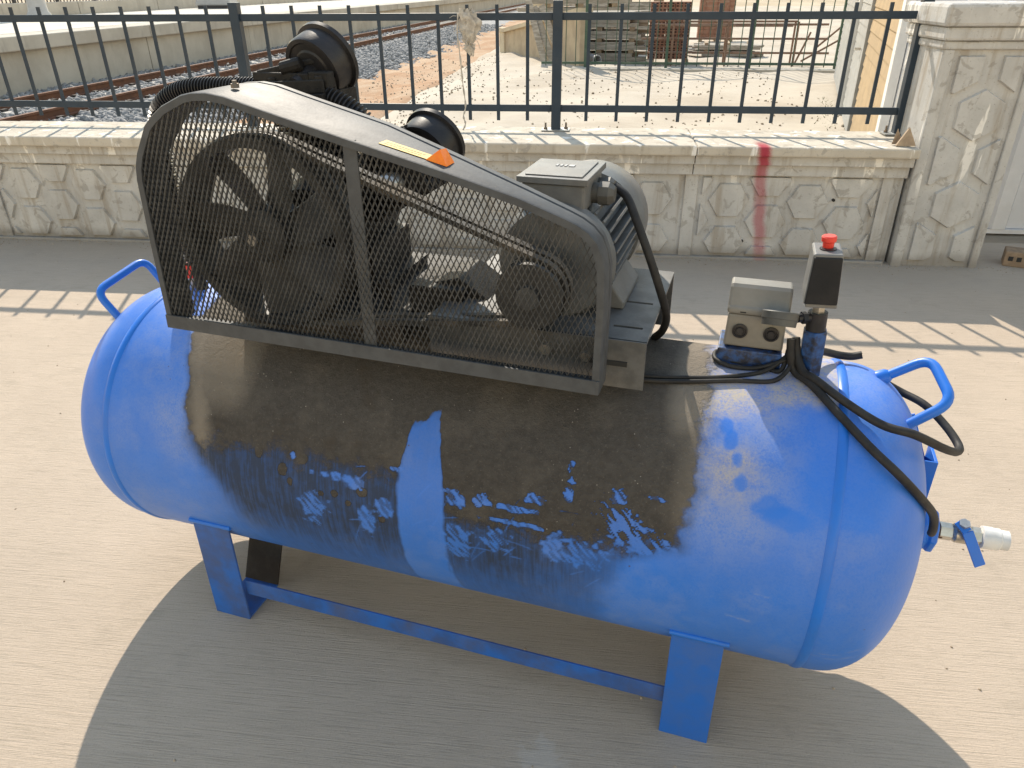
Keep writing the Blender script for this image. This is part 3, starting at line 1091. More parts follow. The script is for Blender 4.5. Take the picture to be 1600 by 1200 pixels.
# ------------------------------------------------------------------ boundary wall
WF, WC = 4.41, 4.27
ZW = 0.681
bw = thing("boundary_wall", "low precast concrete wall with hexagon relief and flat cap under the fence", "wall", (-1.5, 4.6, 0))
bl = -Vector(bw.location)


def wbox(name, x0, x1, y0, y1, z0, z1, parent, off, mat="precast_concrete", bevel=0.004):
    m = MB()
    m.box(x0 + off.x, x1 + off.x, y0 + off.y, y1 + off.y, z0 + off.z, z1 + off.z)
    return m.build(name, mat, parent, None, bevel)


joints = [-9.5, -7.5, -5.5, -3.92, -1.46, 0.54, 1.72]
for i in range(len(joints) - 1):
    x0, x1 = joints[i] + 0.002, joints[i + 1] - 0.002
    dz = (0.0, 0.003, 0.0, 0.002, 0.0, -0.003)[i]
    wbox("wall_panel", x0, x1, WF, 4.80, -0.1, 0.512, bw, bl)
    wbox("cap_block", x0, x1, WC - dz, 4.83 + dz, 0.624, ZW + dz, bw, bl, "precast_cap", 0.010)
    wbox("upper_moulding", x0, x1, WC + 0.055, 4.81, 0.569, 0.626, bw, bl)
    wbox("lower_moulding", x0, x1, WC + 0.098, 4.805, 0.502, 0.572, bw, bl)
for x in joints[3:-1]:
    wbox("joint_pilaster", x - 0.035, x + 0.04, WF - 0.016, WF + 0.05, -0.05, 0.503, bw, bl)
wbox("joint_pilaster", 1.60, 1.66, WF - 0.016, WF + 0.05, -0.05, 0.503, bw, bl)
wbox("kerb_fillet", -9.5, 1.7, WF - 0.035, WF + 0.02, -0.05, 0.014, bw, bl, "precast_concrete", 0.006)


def hex_tile(name, poly, y, depth, parent, off):
    """raised tile with chamfered rim on a wall that faces -Y"""
    cx = sum(p[0] for p in poly) / len(poly)
    cz = sum(p[1] for p in poly) / len(poly)
    n = len(poly)
    ins = []
    for (x, z) in poly:
        l = math.hypot(x - cx, z - cz)
        f = max(0.0, (l - 0.011) / l)
        ins.append((cx + (x - cx) * f, cz + (z - cz) * f))
    vs = [(x + off.x, y + 0.01 + off.y, z + off.z) for x, z in poly] + [(x + off.x, y - depth + off.y, z + off.z) for x, z in ins]
    fs = [tuple(range(n, 2 * n))]
    for i in range(n):
        j = (i + 1) % n
        fs.append((i, j, n + j, n + i))
    m = MB()
    m.add(vs, fs)
    m.build(name, "precast_concrete", parent)


HW = 0.121
for k in range(-38, 5):
    cx = 0.766 + 0.2225 * k
    rows = (0.353 + 0.013 * (-k / 20), 0.101 + 0.02 * (-k / 20), 0.605) if k % 2 == 0 else (0.232, 0.478, -0.018)
    for cz in rows:
        poly = [(cx + HW * math.cos(R_(a)) * 1.02, cz + HW * math.sin(R_(a)) * 0.97) for a in range(0, 360, 60)]
        poly = clip_poly(poly, 1, 0.492, True)
        poly = clip_poly(poly, 1, 0.028, False) if poly else poly
        for jx in joints[3:-1]:
            if poly and abs(cx - jx) < 0.3:
                poly = clip_poly(poly, 0, jx - 0.06, True) if cx < jx else clip_poly(poly, 0, jx + 0.065, False)
        if poly:
            poly = clip_poly(poly, 0, 1.585, True)
        if len(poly) >= 3 and poly_area(poly) > 0.0012:
            hex_tile("hexagon_tile", poly, WF, 0.019, bw, bl)
# weep holes
for (x, z) in ((-3.42, 0.47), (-3.30, 0.355), (-3.07, 0.19), (-3.85, 0.22), (0.86, 0.37), (0.875, 0.11), (1.355, 0.365), (1.58, 0.135)):
    m = MB()
    m.cyl((x + bl.x, WF - 0.0145 + bl.y, z), (x + bl.x, WF + bl.y + 0.03, z), 0.0085, 12)
    m.build("weep_hole", "dark_gap", bw)

# pillar at the right end
gpil = thing("gate_pillar", "tall weathered concrete gate pillar with hexagon relief right of the fence", "pillar", (1.96, 4.6, 0))
pl = -Vector(gpil.location)
PX0, PX1, PY = 1.735, 2.205, 4.355
wbox("shaft", PX0, PX1, PY + 0.012, 4.86, -0.1, 1.20, gpil, pl)
wbox("side_frame", PX0 - 0.003, PX0 + 0.055, PY - 0.008, PY + 0.10, -0.05, 1.16, gpil, pl, "precast_concrete", 0.008)
wbox("side_frame", PX1 - 0.04, PX1 + 0.003, PY - 0.008, PY + 0.10, -0.05, 1.16, gpil, pl, "precast_concrete", 0.008)
wbox("lower_moulding", PX0 - 0.012, PX1 + 0.012, PY - 0.015, 4.875, 1.16, 1.20, gpil, pl, "precast_concrete", 0.010)
wbox("upper_moulding", PX0 - 0.025, PX1 + 0.03, PY - 0.034, 4.89, 1.202, 1.265, gpil, pl, "precast_concrete", 0.012)
wbox("cap_block", PX0 - 0.045, PX1 + 0.055, PY - 0.055, 4.92, 1.267, 1.372, gpil, pl, "precast_concrete", 0.018)
for k in range(-1, 6):
    cz = 0.124 + 0.2385 * k
    xs = (1.995,) if k % 2 else (1.832, 2.158)
    for cx in xs:
        poly = [(cx + 0.138 * math.cos(R_(a)), cz + 0.138 * math.sin(R_(a))) for a in range(30, 390, 60)]
        poly = clip_poly(poly, 0, PX0 + 0.085, False)
        poly = clip_poly(poly, 0, PX1 - 0.065, True) if poly else poly
        poly = clip_poly(poly, 1, 0.03, False) if poly else poly
        poly = clip_poly(poly, 1, 1.135, True) if poly else poly
        if len(poly) >= 3 and poly_area(poly) > 0.001:
            hex_tile("hexagon_tile", poly, PY + 0.012, 0.018, gpil, pl)

# white sheet panel right of the pillar
wp = thing("sheet_panel_wall", "white ribbed metal sheet wall with scuffed foot right of the gate pillar", "wall", (3.4, 5.12, 0))
for k in range(12):
    m = MB()
    x0 = -1.3 + k * 0.30
    m.prism([(x0, 0), (x0 + 0.17, 0), (x0 + 0.195, 0.035), (x0 + 0.275, 0.035), (x0 + 0.299, 0), (x0 + 0.299, -0.012), (x0, -0.012)],
            Matrix(((1, 0, 0, 0), (0, -1, 0, -0.02), (0, 0, 1, 0.03), (0, 0, 0, 1))), 2.6)
    m.build("sheet", "panel_white", wp)
m = MB()
m.box(-1.32, 2.4, -0.05, 0.05, 0, 0.028)
m.build("bottom_channel", "panel_white", wp)
# broken hollow block on the ground
hb = thing("hollow_block", "broken brown hollow clay block lying at the foot of the gate pillar", "block", (2.47, 4.44, 0), R_(-22))
m = MB()
m.box(-0.075, 0.10, -0.06, 0.06, 0.0, 0.088)
m.build("body", "block_clay", hb, None, 0.006)
for q in (-0.042, 0.0, 0.048):
    m = MB()
    m.box(q - 0.012, q + 0.012, -0.0625, -0.055, 0.034, 0.060)
    m.build("hole", "dark_gap", hb)

# ------------------------------------------------------------------ fence on the wall
FY = 4.71
fe = thing("metal_fence", "dark grey-blue steel bar fence bolted on top of the low concrete wall", "fence", (-0.271, FY, ZW))
fl = -Vector(fe.location)
posts = [-8.1, -6.15, -4.20, -2.208, -0.271, 1.731]
m = MB()
m.box(-0.028, 0.028, -0.028, 0.028, 0.004, 0.708)
post_me = m.mesh("post", "fence_paint")
m = MB()
m.box(-0.085, 0.085, -0.055, 0.055, 0.0, 0.007)
plate_me = m.mesh("base_plate", "fence_plate")
m = MB()
m.lathe([(0.0, 0.006), (0.007, 0.006), (0.007, 0.012), (0.018, 0.012), (0.018, 0.006), (0.045, 0.006)], (0, 0, 0), (0, 0, 1), 8)
bolt_me = m.mesh("anchor_bolt", "bolt_steel")
m = MB()
m.box(-0.0098, 0.0098, -0.0055, 0.0055, 0.056, 0.690)
bar_me = m.mesh("bar", "fence_paint")
for me in (post_me, bar_me):
    pass
for x in posts:
    p = link_mesh("post", post_me, fe, (x - posts[4], 0, 0))
    b = p.modifiers.new("bevel", 'BEVEL')
    b.width = 0.003
    b.segments = 2
    pl_ = link_mesh("base_plate", plate_me, fe, (x - posts[4], 0, 0.002))
    for q in (-0.062, 0.062):
        link_mesh("anchor_bolt", bolt_me, pl_, (q, random.uniform(-0.02, 0.02), 0))
for i in range(len(posts) - 1):
    a, b = posts[i] - posts[4], posts[i + 1] - posts[4]
    for z in (0.627, 0.128):
        m = MB()
        m.box(a + 0.028, b - 0.028, -0.009, 0.009, z - 0.020, z + 0.020)
        m.build("rail", "fence_paint", fe, None, 0.003)
    for k in range(1, 11):
        link_mesh("bar", bar_me, fe, (a + (b - a) * k / 11 + random.uniform(-0.002, 0.002), 0, 0))

# rag and string tied to a bar
rag = thing("tied_rag", "frayed pale rag tied to the fence rail with its string hanging down", "rag", (-0.80, FY - 0.02, ZW + 0.627))
vs, fs = [], []
nu, nv = 26, 22
for j in range(nv + 1):
    for i in range(nu):
        an = 2 * PI * i / nu
        t = j / nv
        z = 0.035 - t * 0.235
        r = 0.048 * (math.sin(PI * min(1, t * 1.15 + 0.12)) ** 0.6 if t < 0.8 else 0.62 * (1.05 - t) / 0.25 + 0.08)
        r *= 1 + 0.45 * math.sin(an * 3 + t * 7) * math.sin(an * 5 - t * 11)
        r = max(r, 0.004)
        vs.append((0.012 * math.sin(t * 6) + r * math.cos(an) * 1.1 + 0.03 * t, r * math.sin(an) * 0.55 - 0.012, z + 0.012 * math.sin(an * 4 + t * 9)))
for j in range(nv):
    for i in range(nu):
        i2 = (i + 1) % nu
        fs.append((j * nu + i, j * nu + i2, (j + 1) * nu + i2, (j + 1) * nu + i))
m = MB()
m.add(vs, fs)
m.build("cloth", "rag_cloth", rag, 70)
m = MB()
for k in range(40):                                 # too fine to pick apart
    a = Vector((random.uniform(-0.06, 0.07), random.uniform(-0.04, 0.0), random.uniform(-0.15, 0.04)))
    dv = Vector((random.uniform(-1, 1), random.uniform(-.6, .2), random.uniform(-1.2, 0.5))).normalized()
    m.tube([a, a + dv * 0.02, a + dv * 0.04 + Vector((0, 0, -0.012))], 0.0016, 4)
m.build("frayed_thread", "rag_cloth", rag)["kind"] = "stuff"
m = MB()
m.tube(catmull([(-0.045, -0.02, 0.02), (-0.052, -0.03, -0.08), (-0.040, -0.03, -0.22), (-0.030, -0.032, -0.36), (-0.018, -0.034, -0.48), (-0.030, -0.05, -0.54), (-0.018, -0.06, -0.58), (-0.03, -0.08, -0.615)], 6), 0.0042, 6, lambda t: 0.0045 + 0.002 * math.sin(t * 70))
m.build("string", "rag_cloth", rag, 60)

# wooden wedges by the right post
wd = thing("wooden_wedge", "brown three-cornered wooden wedge standing on the wall cap by the last post", "wedge", (1.655, 4.335, ZW))
wd.scale = (0.72, 0.72, 0.72)
m = MB()
m.prism([(-0.072, 0.0), (0.072, 0.0), (0.012, 0.135)], Matrix(((1, 0, 0, 0), (0, 0.25, 1, 0), (0, 0.95, 0, 0.003), (0, 0, 0, 1))), 0.026)
m.build("wedge_board", "wedge_wood", wd, None, 0.002)
m = MB()
m.prism([(-0.055, 0.0), (0.06, 0.0), (-0.008, 0.115)], Matrix(((0.85, 0, 0.4, -0.045), (0.5, 0.2, 0.9, 0.075), (0, 0.95, 0, 0.003), (0, 0, 0, 1))), 0.022)
m.build("wedge_board", "wedge_wood", wd, None, 0.002)

# crumbs on the pavement
pts = []
for k in range(300):
    x, y = rng.uniform(-3.5, 3.0), rng.uniform(0.6, 4.3)
    pts.append((x, y, 0.0005))
for k in range(900):
    pts.append((rng.uniform(-4, 2.9), 4.385 - abs(rng.normal(0, 0.06)), 0.001))
o = stones("pavement_grit", pts, 0.0014, 0.0042, "pebble_stone", 9)
o["label"] = "loose grit and crumbs on the brushed concrete pavement"

# ================================================================== AIR COMPRESSOR
ANG = -0.20336713
ZC, RT_ = 0.55266, 0.297216
comp = thing("air_compressor", "blue horizontal tank air compressor with black belt guard and grey motor", "air compressor", (0, 1.43522419, 0), ANG)
CS = 1.098148                # the parts below are drawn to a 600 mm tank; this one measures 653 mm
comp.scale = (CS, CS, CS)
ZG = 0.13095                 # drawing height of the floor

# ---- tank, in the frame (u along axis, n away from the camera, z up)
U0, U1, DH = -1.0, 0.475, 0.165
prof = []
for a in np.linspace(R_(89.6), 0, 30):
    e = 2.25
    r = abs(math.cos(a)) ** (2 / e)
    h = abs(math.sin(a)) ** (2 / e)
    prof.append((U0 - DH * h, RT_ * r))
nu = 520
for u in np.linspace(U0, U1, nu)[1:-1]:
    prof.append((u, RT_))
for a in np.linspace(0, R_(89.6), 30):
    e = 2.25
    prof.append((U1 + DH * abs(math.sin(a)) ** (2 / e), RT_ * abs(math.cos(a)) ** (2 / e)))
prof = np.array(prof)
# angle: 0 front, 90 top; dense over the visible front, coarse behind
ths = np.concatenate([np.linspace(-60, 140, 480, endpoint=False), np.linspace(140, 300, 60, endpoint=False)])
th = np.radians(ths)
nP, nT = len(prof), len(th)
Ug = np.repeat(prof[:, 0], nT).reshape(nP, nT)
Rg = np.repeat(prof[:, 1], nT).reshape(nP, nT)
Tg = np.tile(th, nP).reshape(nP, nT)
V = np.stack([Ug, -Rg * np.cos(Tg), Rg * np.sin(Tg)], -1).reshape(-1, 3)
i0 = np.arange(nP - 1)[:, None] * nT + np.arange(nT)[None]
i1 = np.arange(nP - 1)[:, None] * nT + (np.arange(nT)[None] + 1) % nT
F = np.stack([i0, i1, i1 + nT, i0 + nT], -1).reshape(-1, 4)
me = bpy.data.meshes.new("tank")
me.vertices.add(len(V))
me.vertices.foreach_set("co", V.ravel())
me.loops.add(F.size)
me.loops.foreach_set("vertex_index", F.ravel().astype(np.int32))
me.polygons.add(len(F))
me.polygons.foreach_set("loop_start", np.arange(0, F.size, 4, dtype=np.int32))
me.update()
me.validate()
bm = bmesh.new()
bm.from_mesh(me)
bm.verts.ensure_lookup_table()
bm.faces.new([bm.verts[k] for k in range(nT - 1, -1, -1)])
bm.faces.new([bm.verts[(nP - 1) * nT + k] for k in range(nT)])
bmesh.ops.recalc_face_normals(bm, faces=bm.faces)
bm.to_mesh(me)
bm.free()
me.shade_smooth()
me.materials.append(MATS["tank_paint"])

# soil map: R caked dirt, G greasy film, B pale dust and a painted sunlit patch
u = Ug.ravel()
t = np.degrees(Tg.ravel())
n1 = fbm(u * 14 + 50, t / 14 + 50, 11)
n2 = fbm(u * 45 + 20, t / 4 + 70, 21)
n3 = fbm(u * 150 + 20, t / 6 + 30, 31, 3)          # circumferential brush streaks
n4 = fbm(u * 5 + 9, t / 40 + 9, 41)
wob = (n1 - 0.5) * 0.06 + (n2 - 0.5) * 0.03
uL = np.interp(t, [-30, -2, 16, 31, 50, 63, 90, 140], [-0.66, -0.70, -0.757, -0.780, -0.812, -0.832, -0.86, -0.90])
uR = np.interp(t, [-30, 5, 14, 18, 30, 44, 60, 70, 80, 140], [0.10, 0.13, 0.215, 0.222, 0.238, 0.235, 0.24, 0.24, 0.23, 0.22])
softL = np.interp(t, [-20, 10, 30], [0.07, 0.035, 0.014])
inL = sstep(-1, 1.2, (u - uL + wob * 0.6) / softL)
inR = sstep(0.034, -0.030, u - uR + wob * 0.8)
zone = inL * inR
right = sstep(-0.30, -0.18, u)
lowc = 21 - 12 * right                               # where the cake thins to a greasy film
low = sstep(-15, 15, t - lowc + (n1 - 0.5) * 10 + (n2 - 0.5) * 7)
dirt = zone * (0.16 + 0.76 * low)
fl = sstep(-85, -2, t + (n4 - 0.5) * 16) * (1 - 0.35 * sstep(5, -35, t))
film = zone * fl * (0.92 + 0.12 * sstep(0.3, 0.7, n3)) * (1 - 0.55 * right * sstep(-0.10, 0.20, u) * sstep(25, 5, t))
film = np.maximum(film, 0.30 * sstep(-0.80, -0.66, u + wob) * sstep(0.16, -0.05, u + wob) * sstep(-60, -20, t) * (0.6 + 0.6 * n3))
for (cu, ct, su, st) in ((-0.545, 15, 0.013, 3.0), (-0.60, 21, 0.014, 3.4), (-0.505, 20.5, 0.013, 2.2), (-0.43, 9, 0.008, 1.6), (-0.37, 12, 0.012, 2.2), (-0.53, 10, 0.007, 2), (-0.46, 8, 0.006, 1.2), (-0.40, 6, 0.007, 1.5), (-0.33, 2, 0.008, 1.6)):
    dd = ((u - cu) / su) ** 2 + ((t - ct) / st) ** 2 + (n2 - 0.5) * 1.6
    dirt = np.maximum(dirt, 0.9 * sstep(1.2, 0.6, dd))
dust = 0.06 + 0.14 * n4 + 0.10 * sstep(0.5, 0.7, n1) + 0.22 * sstep(40, 90, t) * n4 * 1.4
dust = np.maximum(dust, 0.95 * sstep(0.14, 0.20, u) * sstep(0.30, 0.235, u - 0.02 * (n1 - 0.5) - 0.004 * np.clip(t - 60, 0, 60)) * sstep(38, 64, t + (n1 - 0.5) * 16) * (0.75 + 0.5 * n1))
dust = np.maximum(dust, 0.85 * sstep(0.17, 0.24, u) * sstep(0.47, 0.30, u) * sstep(-6, 46, t) * (0.30 + n1))
dust = np.maximum(dust, 0.95 * sstep(0.30, 0.36, u + wob) * sstep(0.475, 0.455, u + wob) * sstep(64, 76, t + (n1 - 0.5) * 14))
dust = np.maximum(dust, 0.50 * sstep(0.44, 0.48, u) * sstep(0.62, 0.50, u) * sstep(50, 85, t) * (0.3 + n1))
dust = np.maximum(dust, 0.42 * sstep(-0.92, -0.82, u) * sstep(-0.70, -0.76, u) * sstep(-20, 30, t) * (0.4 + n1))
dust = np.maximum(dust, 0.34 * sstep(-1.02, -0.92, u) * sstep(-0.74, -0.85, u) * sstep(15, 50, t) * (0.4 + n2))
# paler powdery rim where the cake thins out on the left
rim = np.exp(-((u - uL - 0.030 + wob * 0.5) / 0.026) ** 2) * sstep(-2, 25, t)
dust = np.maximum(dust, 0.9 * rim)
dirt = np.maximum(dirt, 0.8 * rim * sstep(5, 25, t))
dust = np.maximum(dust, 0.80 * sstep(-0.60, -0.69, u) * sstep(24, 44, t) * zone)  # left sunlit patch: its brightness is painted in through the dust channel
for (cu, ct, L_, an) in ((0.50, -18, 0.022, 0.1), (0.515, -21, 0.03, 0.05), (0.53, -16, 0.015, 0.2), (0.47, -20, 0.02, 0.0), (0.34, -8, 0.03, -0.1), (0.37, 4, 0.02, -0.1)):
    du = u - cu
    dt = (t - ct) * RT_ * PI / 180
    al = du * math.cos(an) + dt * math.sin(an)
    ac = -du * math.sin(an) + dt * math.cos(an)
    dust = np.maximum(dust, 0.38 * sstep(0.003, 0.001, np.abs(ac) + (n2 - 0.5) * 0.006) * sstep(L_, L_ * 0.5, np.abs(al)))
# wiped weld band
hw = np.interp(t, [-25, 18, 38, 46], [0.049, 0.047, 0.031, 0.024])
band = sstep(1.08, 0.92, np.abs(u + 0.250 - 0.0002 * (20 - t) + (n2 - 0.5) * 0.007) / hw) * sstep(48, 42, t + (n2 - 0.5) * 8 - (u + 0.245) * 110)
band_g = band * (0.75 + 0.5 * sstep(0.4, 0.6, n3))
dirt *= 1 - np.clip(band_g, 0, 1)
film *= 1 - 0.88 * np.clip(band, 0, 1)
film += band * 0.12 * sstep(5, 45, t)
# dirty line at the edges of the band
edge = np.exp(-((np.abs(u + 0.248) - hw - 0.010) / 0.010) ** 2) * sstep(45, 20, t) * sstep(-40, -10, t)
film = np.maximum(film, 0.9 * edge * sstep(0.42, 0.62, n3) * zone)
# scuffs where the cake has been rubbed off
scuffs = [(0.028, 35.2, 0.006, 2.4), (0.03, 25.7, 0.010, 5.2), (-0.181, 16.7, 0.022, 3.4), (-0.128, 18.3, 0.019, 2.2), (-0.062, 17.3, 0.043, 1.6),
          (-0.031, 22.4, 0.022, 2.0), (-0.055, 12.0, 0.061, 1.1), (0.117, 27.3, 0.020, 3.0), (0.12, 20.0, 0.045, 4.5), (0.182, 30.1, 0.022, 0.8), (-0.171, -0.6, 0.030, 7.0),
          (-0.102, 2.8, 0.032, 5.0), (0.008, 5.9, 0.018, 5.5), (0.059, 5.4, 0.045, 5.0), (-0.328, 8.6, 0.02, 2.7), (-0.362, -0.2, 0.018, 6.0),
          (-0.373, 15.2, 0.008, 2.5), (-0.522, 20.9, 0.006, 1.2), (-0.48, 15.9, 0.007, 1.2), (-0.45, 15.9, 0.010, 1.2), (-0.426, 16.0, 0.011, 1.4),
          (-0.388, 15.4, 0.020, 2.5), (-0.485, 0.8, 0.030, 8.0), (-0.319, 5.7, 0.02, 2.9), (-0.30, 23.5, 0.012, 1.0), (0.16, 14, 0.05, 5)]
sc = np.zeros_like(u)
n5 = fbm(u * 90 + 3, t / 1.6 + 8, 51, 3)
n6 = fbm(u * 190 + t * 0.9, t / 5 - u * 30, 61, 2)   # bristle marks inside a scuff
brist = 0.10 + 0.90 * sstep(0.40, 0.56, n6)
for (cu, ct, su, st) in scuffs:
    big = su * st > 0.11
    x_ = (u - cu + (n2 - 0.5) * su * 0.9) / su
    y_ = (t - ct + (n1 - 0.5) * st * 1.2) / st
    dd = np.sqrt(x_ ** 2 + y_ ** 2)
    v_ = sstep(1.15, 0.75, dd + (n5 - 0.5) * (1.5 if big else 1.2))
    sc = np.maximum(sc, v_ * (brist * 0.85 if big else 0.35 + 0.6 * brist))
for k in range(26):                                 # fine scratches
    r = random.random
    cu, ct = -0.40 + r() * 0.58, -8 + r() * 30
    an = random.uniform(-0.35, 1.2)
    L_ = random.uniform(0.010, 0.035)
    du = (u - cu)
    dt = (t - ct) * RT_ * PI / 180
    al = du * math.cos(an) + dt * math.sin(an)
    ac = -du * math.sin(an) + dt * math.cos(an)
    sc = np.maximum(sc, random.uniform(0.25, 0.6) * sstep(0.0020, 0.0008, np.abs(ac + al * al * 2)) * sstep(L_, L_ * 0.5, np.abs(al)) * (0.5 + n5))
dirt *= 1 - sc
film *= 1 - 0.9 * sc
# bare-finger wipes on the dusty right shoulder
for (cu, ct, su, st) in ((0.30, 47, 0.012, 3), (0.285, 53, 0.011, 3.5), (0.275, 58, 0.011, 3), (0.31, 40, 0.012, 3), (0.36, 34, 0.03, 4), (0.39, 31, 0.05, 4)):
    dd = ((u - cu) / su) ** 2 + ((t - ct) / st) ** 2 + (n2 - 0.5) * 1.5 + (n1 - 0.5) * 1.2
    dust *= 1 - 0.7 * sstep(1.3, 0.4, dd)
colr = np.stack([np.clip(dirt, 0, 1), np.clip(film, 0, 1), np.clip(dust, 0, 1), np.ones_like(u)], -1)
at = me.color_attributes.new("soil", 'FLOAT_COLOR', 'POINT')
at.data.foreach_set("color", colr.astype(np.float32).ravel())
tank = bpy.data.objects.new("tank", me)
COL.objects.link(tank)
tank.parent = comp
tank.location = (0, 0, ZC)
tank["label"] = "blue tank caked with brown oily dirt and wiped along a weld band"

for us in (-0.985, 0.46):
    m = MB()
    m.lathe([(-0.011, RT_ - 0.002), (-0.007, RT_ + 0.0022), (0, RT_ + 0.0034), (0.006, RT_ + 0.002), (0.010, RT_ - 0.002)], (us, 0, 0), (1, 0, 0), 128, False)
    m.build("weld_seam", "blue_enamel", tank, 80)


def T_(p):
    """compressor-frame point into tank frame"""
    return Vector((p[0], p[1], p[2] - ZC))


def handle(pts, name="lifting_handle"):
    P = [Vector(p) for p in pts]
    out = [P[0]]
    for i in range(1, len(P) - 1):
        a = (P[i - 1] - P[i]).normalized()
        b = (P[i + 1] - P[i]).normalized()
        r = 0.028
        for k in range(7):
            q = k / 6
            s_ = P[i] + a * r
            e_ = P[i] + b * r
            out.append((1 - q) ** 2 * s_ + 2 * q * (1 - q) * P[i] + q * q * e_)
    out.append(P[-1])
    m = MB()
    m.tube(out, 0.0088, 14)
    for e_, q in ((P[0], P[1]), (P[-1], P[-2])):
        m.lathe([(-0.01, 0.016), (0.004, 0.0135), (0.010, 0.0092)], e_, q - e_, 14)
    m.build(name, "blue_enamel", tank, 60)


handle([T_((0.535, 0.045, 0.838)), T_((0.60, 0.045, 0.885)), T_((0.628, -0.045, 0.850)), T_((0.553, -0.055, 0.785))])
handle([T_((-1.058, -0.095, 0.790)), T_((-1.118, -0.095, 0.865)), T_((-1.105, 0.05, 0.895)), T_((-1.045, 0.05, 0.815))])
# name-plate bracket on the right head
m = MB()
m.beam(T_((0.622, 0.10, 0.70)), T_((0.650, 0.10, 0.58)), 0.075, 0.004, (1, 0, 0.2))
m.beam(T_((0.600, 0.135, 0.715)), T_((0.655, 0.135, 0.585)), 0.004, 0.05, (1, 0, 0.2))
m.box(0.60, 0.668, 0.062, 0.066, 0.575 - ZC, 0.665 - ZC)
m.box(0.662, 0.668, 0.066, 0.135, 0.575 - ZC, 0.665 - ZC)
m.build("plate_bracket", "blue_enamel", tank, None, 0.001)
m = MB()
m.lathe([(-0.03, 0.043), (0.014, 0.043), (0.016, 0.039), (0.020, 0.039), (0.022, 0.043), (0.032, 0.043), (0.035, 0.037)], (0.642, 0, 0.555 - ZC), (1, 0, 0), 8)
m.build("outlet_boss", "blue_enamel", tank, 30, 0.002)

# ---- legs and crossbars
for (ua, ub) in ((-0.837, -0.742), (0.234, 0.329)):
    dm = "blue_dirty" if ua < 0 else "blue_leg"
    for s_ in (-1, 1):
        nf = s_ * 0.2605
        zt = ZC - math.sqrt(RT_ ** 2 - 0.2605 ** 2)
        m = MB()
        m.box(ua, ub, nf - 0.0025, nf + 0.0025, ZG, zt + 0.006)
        lg = m.build("leg", dm, comp, None, 0.001)
        m = MB()
        m.box(ua + 0.001, ub - 0.001, min(nf - s_ * 0.0025, nf - s_ * 0.117), max(nf - s_ * 0.0025, nf - s_ * 0.117), ZG + 0.0005, ZG + 0.0055)
        m.build("foot_plate", "blue_dirty", lg, None, 0.0008)
        m = MB()
        m.beam(((ua + ub) / 2, nf - s_ * 0.1145, ZG + 0.0056), ((ua + ub) / 2, nf - s_ * 0.176, 0.268), ub - ua, 0.005, (0, s_ * -1.0, 0.42))
        m.build("inner_plate", "grimy_steel", lg)
        m = MB()
        pts_ = []
        for q in range(9):
            x_ = ua - 0.004 + (ub - ua + 0.012) * q / 8
            pts_.append((x_, nf + s_ * (0.004 + 0.0006 * math.sin(q * 3)), zt + 0.004))
        m.tube(pts_, 0.0058, 8)
        m.build("weld_bead", "blue_enamel", lg, 60)
for s_ in (-1, 1):
    m = MB()
    m.box(-0.7425, 0.2345, s_ * 0.248 - 0.0022, s_ * 0.248 + 0.0022, ZG + 0.072, ZG + 0.114)
    m.build("crossbar", "blue_dirty", comp, None, 0.0008)

# ---- support platform for pump and motor
m = MB()
m.box(-0.735, -0.36, -0.085, -0.045, 0.826, 0.896)
m.box(-0.735, -0.36, 0.215, 0.255, 0.74, 0.896)
m.box(-0.745, -0.34, -0.10, 0.27, 0.895, 0.903)
pump_base = m.build("pump_bed", "cast_iron", comp, None, 0.002)
m = MB()                                            # slide bracket between pump and motor beds
m.box(-0.345, -0.235, -0.075, -0.030, 0.905, 0.960)
m.prism([(-0.36, 0.905), (-0.20, 0.925), (-0.19, 0.935), (-0.25, 0.975), (-0.36, 0.945)], Matrix(((1, 0, 0, 0), (0, 0, 1, -0.05), (0, 1, 0, 0), (0, 0, 0, 1))), 0.12)
m.cyl((-0.40, -0.06, 0.90), (-0.40, -0.06, 0.965), 0.009, 10)
m.lathe([(0, 0.017), (0.014, 0.017)], (-0.40, -0.06, 0.94), (0, 0, 1), 6)
m.build("belt_tension_bracket", "cast_iron", comp, None, 0.003)
# galvanised motor bed with slots
mbed = MB()


def slot_plate(m, x0, x1, y0, y1, z0, z1, slots):
    ys = sorted(set([y0, y1] + [s[2] for s in slots] + [s[3] for s in slots]))
    for a, b in zip(ys[:-1], ys[1:]):
        xs = [x0]
        for s in slots:
            if s[2] <= a + 1e-6 and s[3] >= b - 1e-6:
                xs += [s[0], s[1]]
        xs.append(x1)
        for p, q in zip(xs[::2], xs[1::2]):
            m.box(p, q, a, b, z0, z1)


slot_plate(mbed, -0.27, 0.128, -0.150, 0.215, 0.930, 0.936, [(0.060, 0.112, -0.098, -0.090), (0.060, 0.112, 0.020, 0.028)])
mbed.box(-0.27, 0.128, -0.153, -0.147, 0.846, 0.936)
mbed.box(-0.27, 0.128, 0.209, 0.215, 0.815, 0.931)
motor_bed = mbed.build("motor_bed", "galvanised", comp)
m = MB()
m.box(0.030, 0.098, -0.1555, -0.1525, 0.888, 0.897)
m.build("slot", "dark_gap", motor_bed)
for q, z, r_ in ((-0.045, 0.905, 0.011), (0.025, 0.90, 0.009)):
    m = MB()
    m.lathe([(0, r_), (r_, r_)], (q, -0.153, z), (0, -1, 0), 6)
    m.build("bolt", "bright_steel", motor_bed)

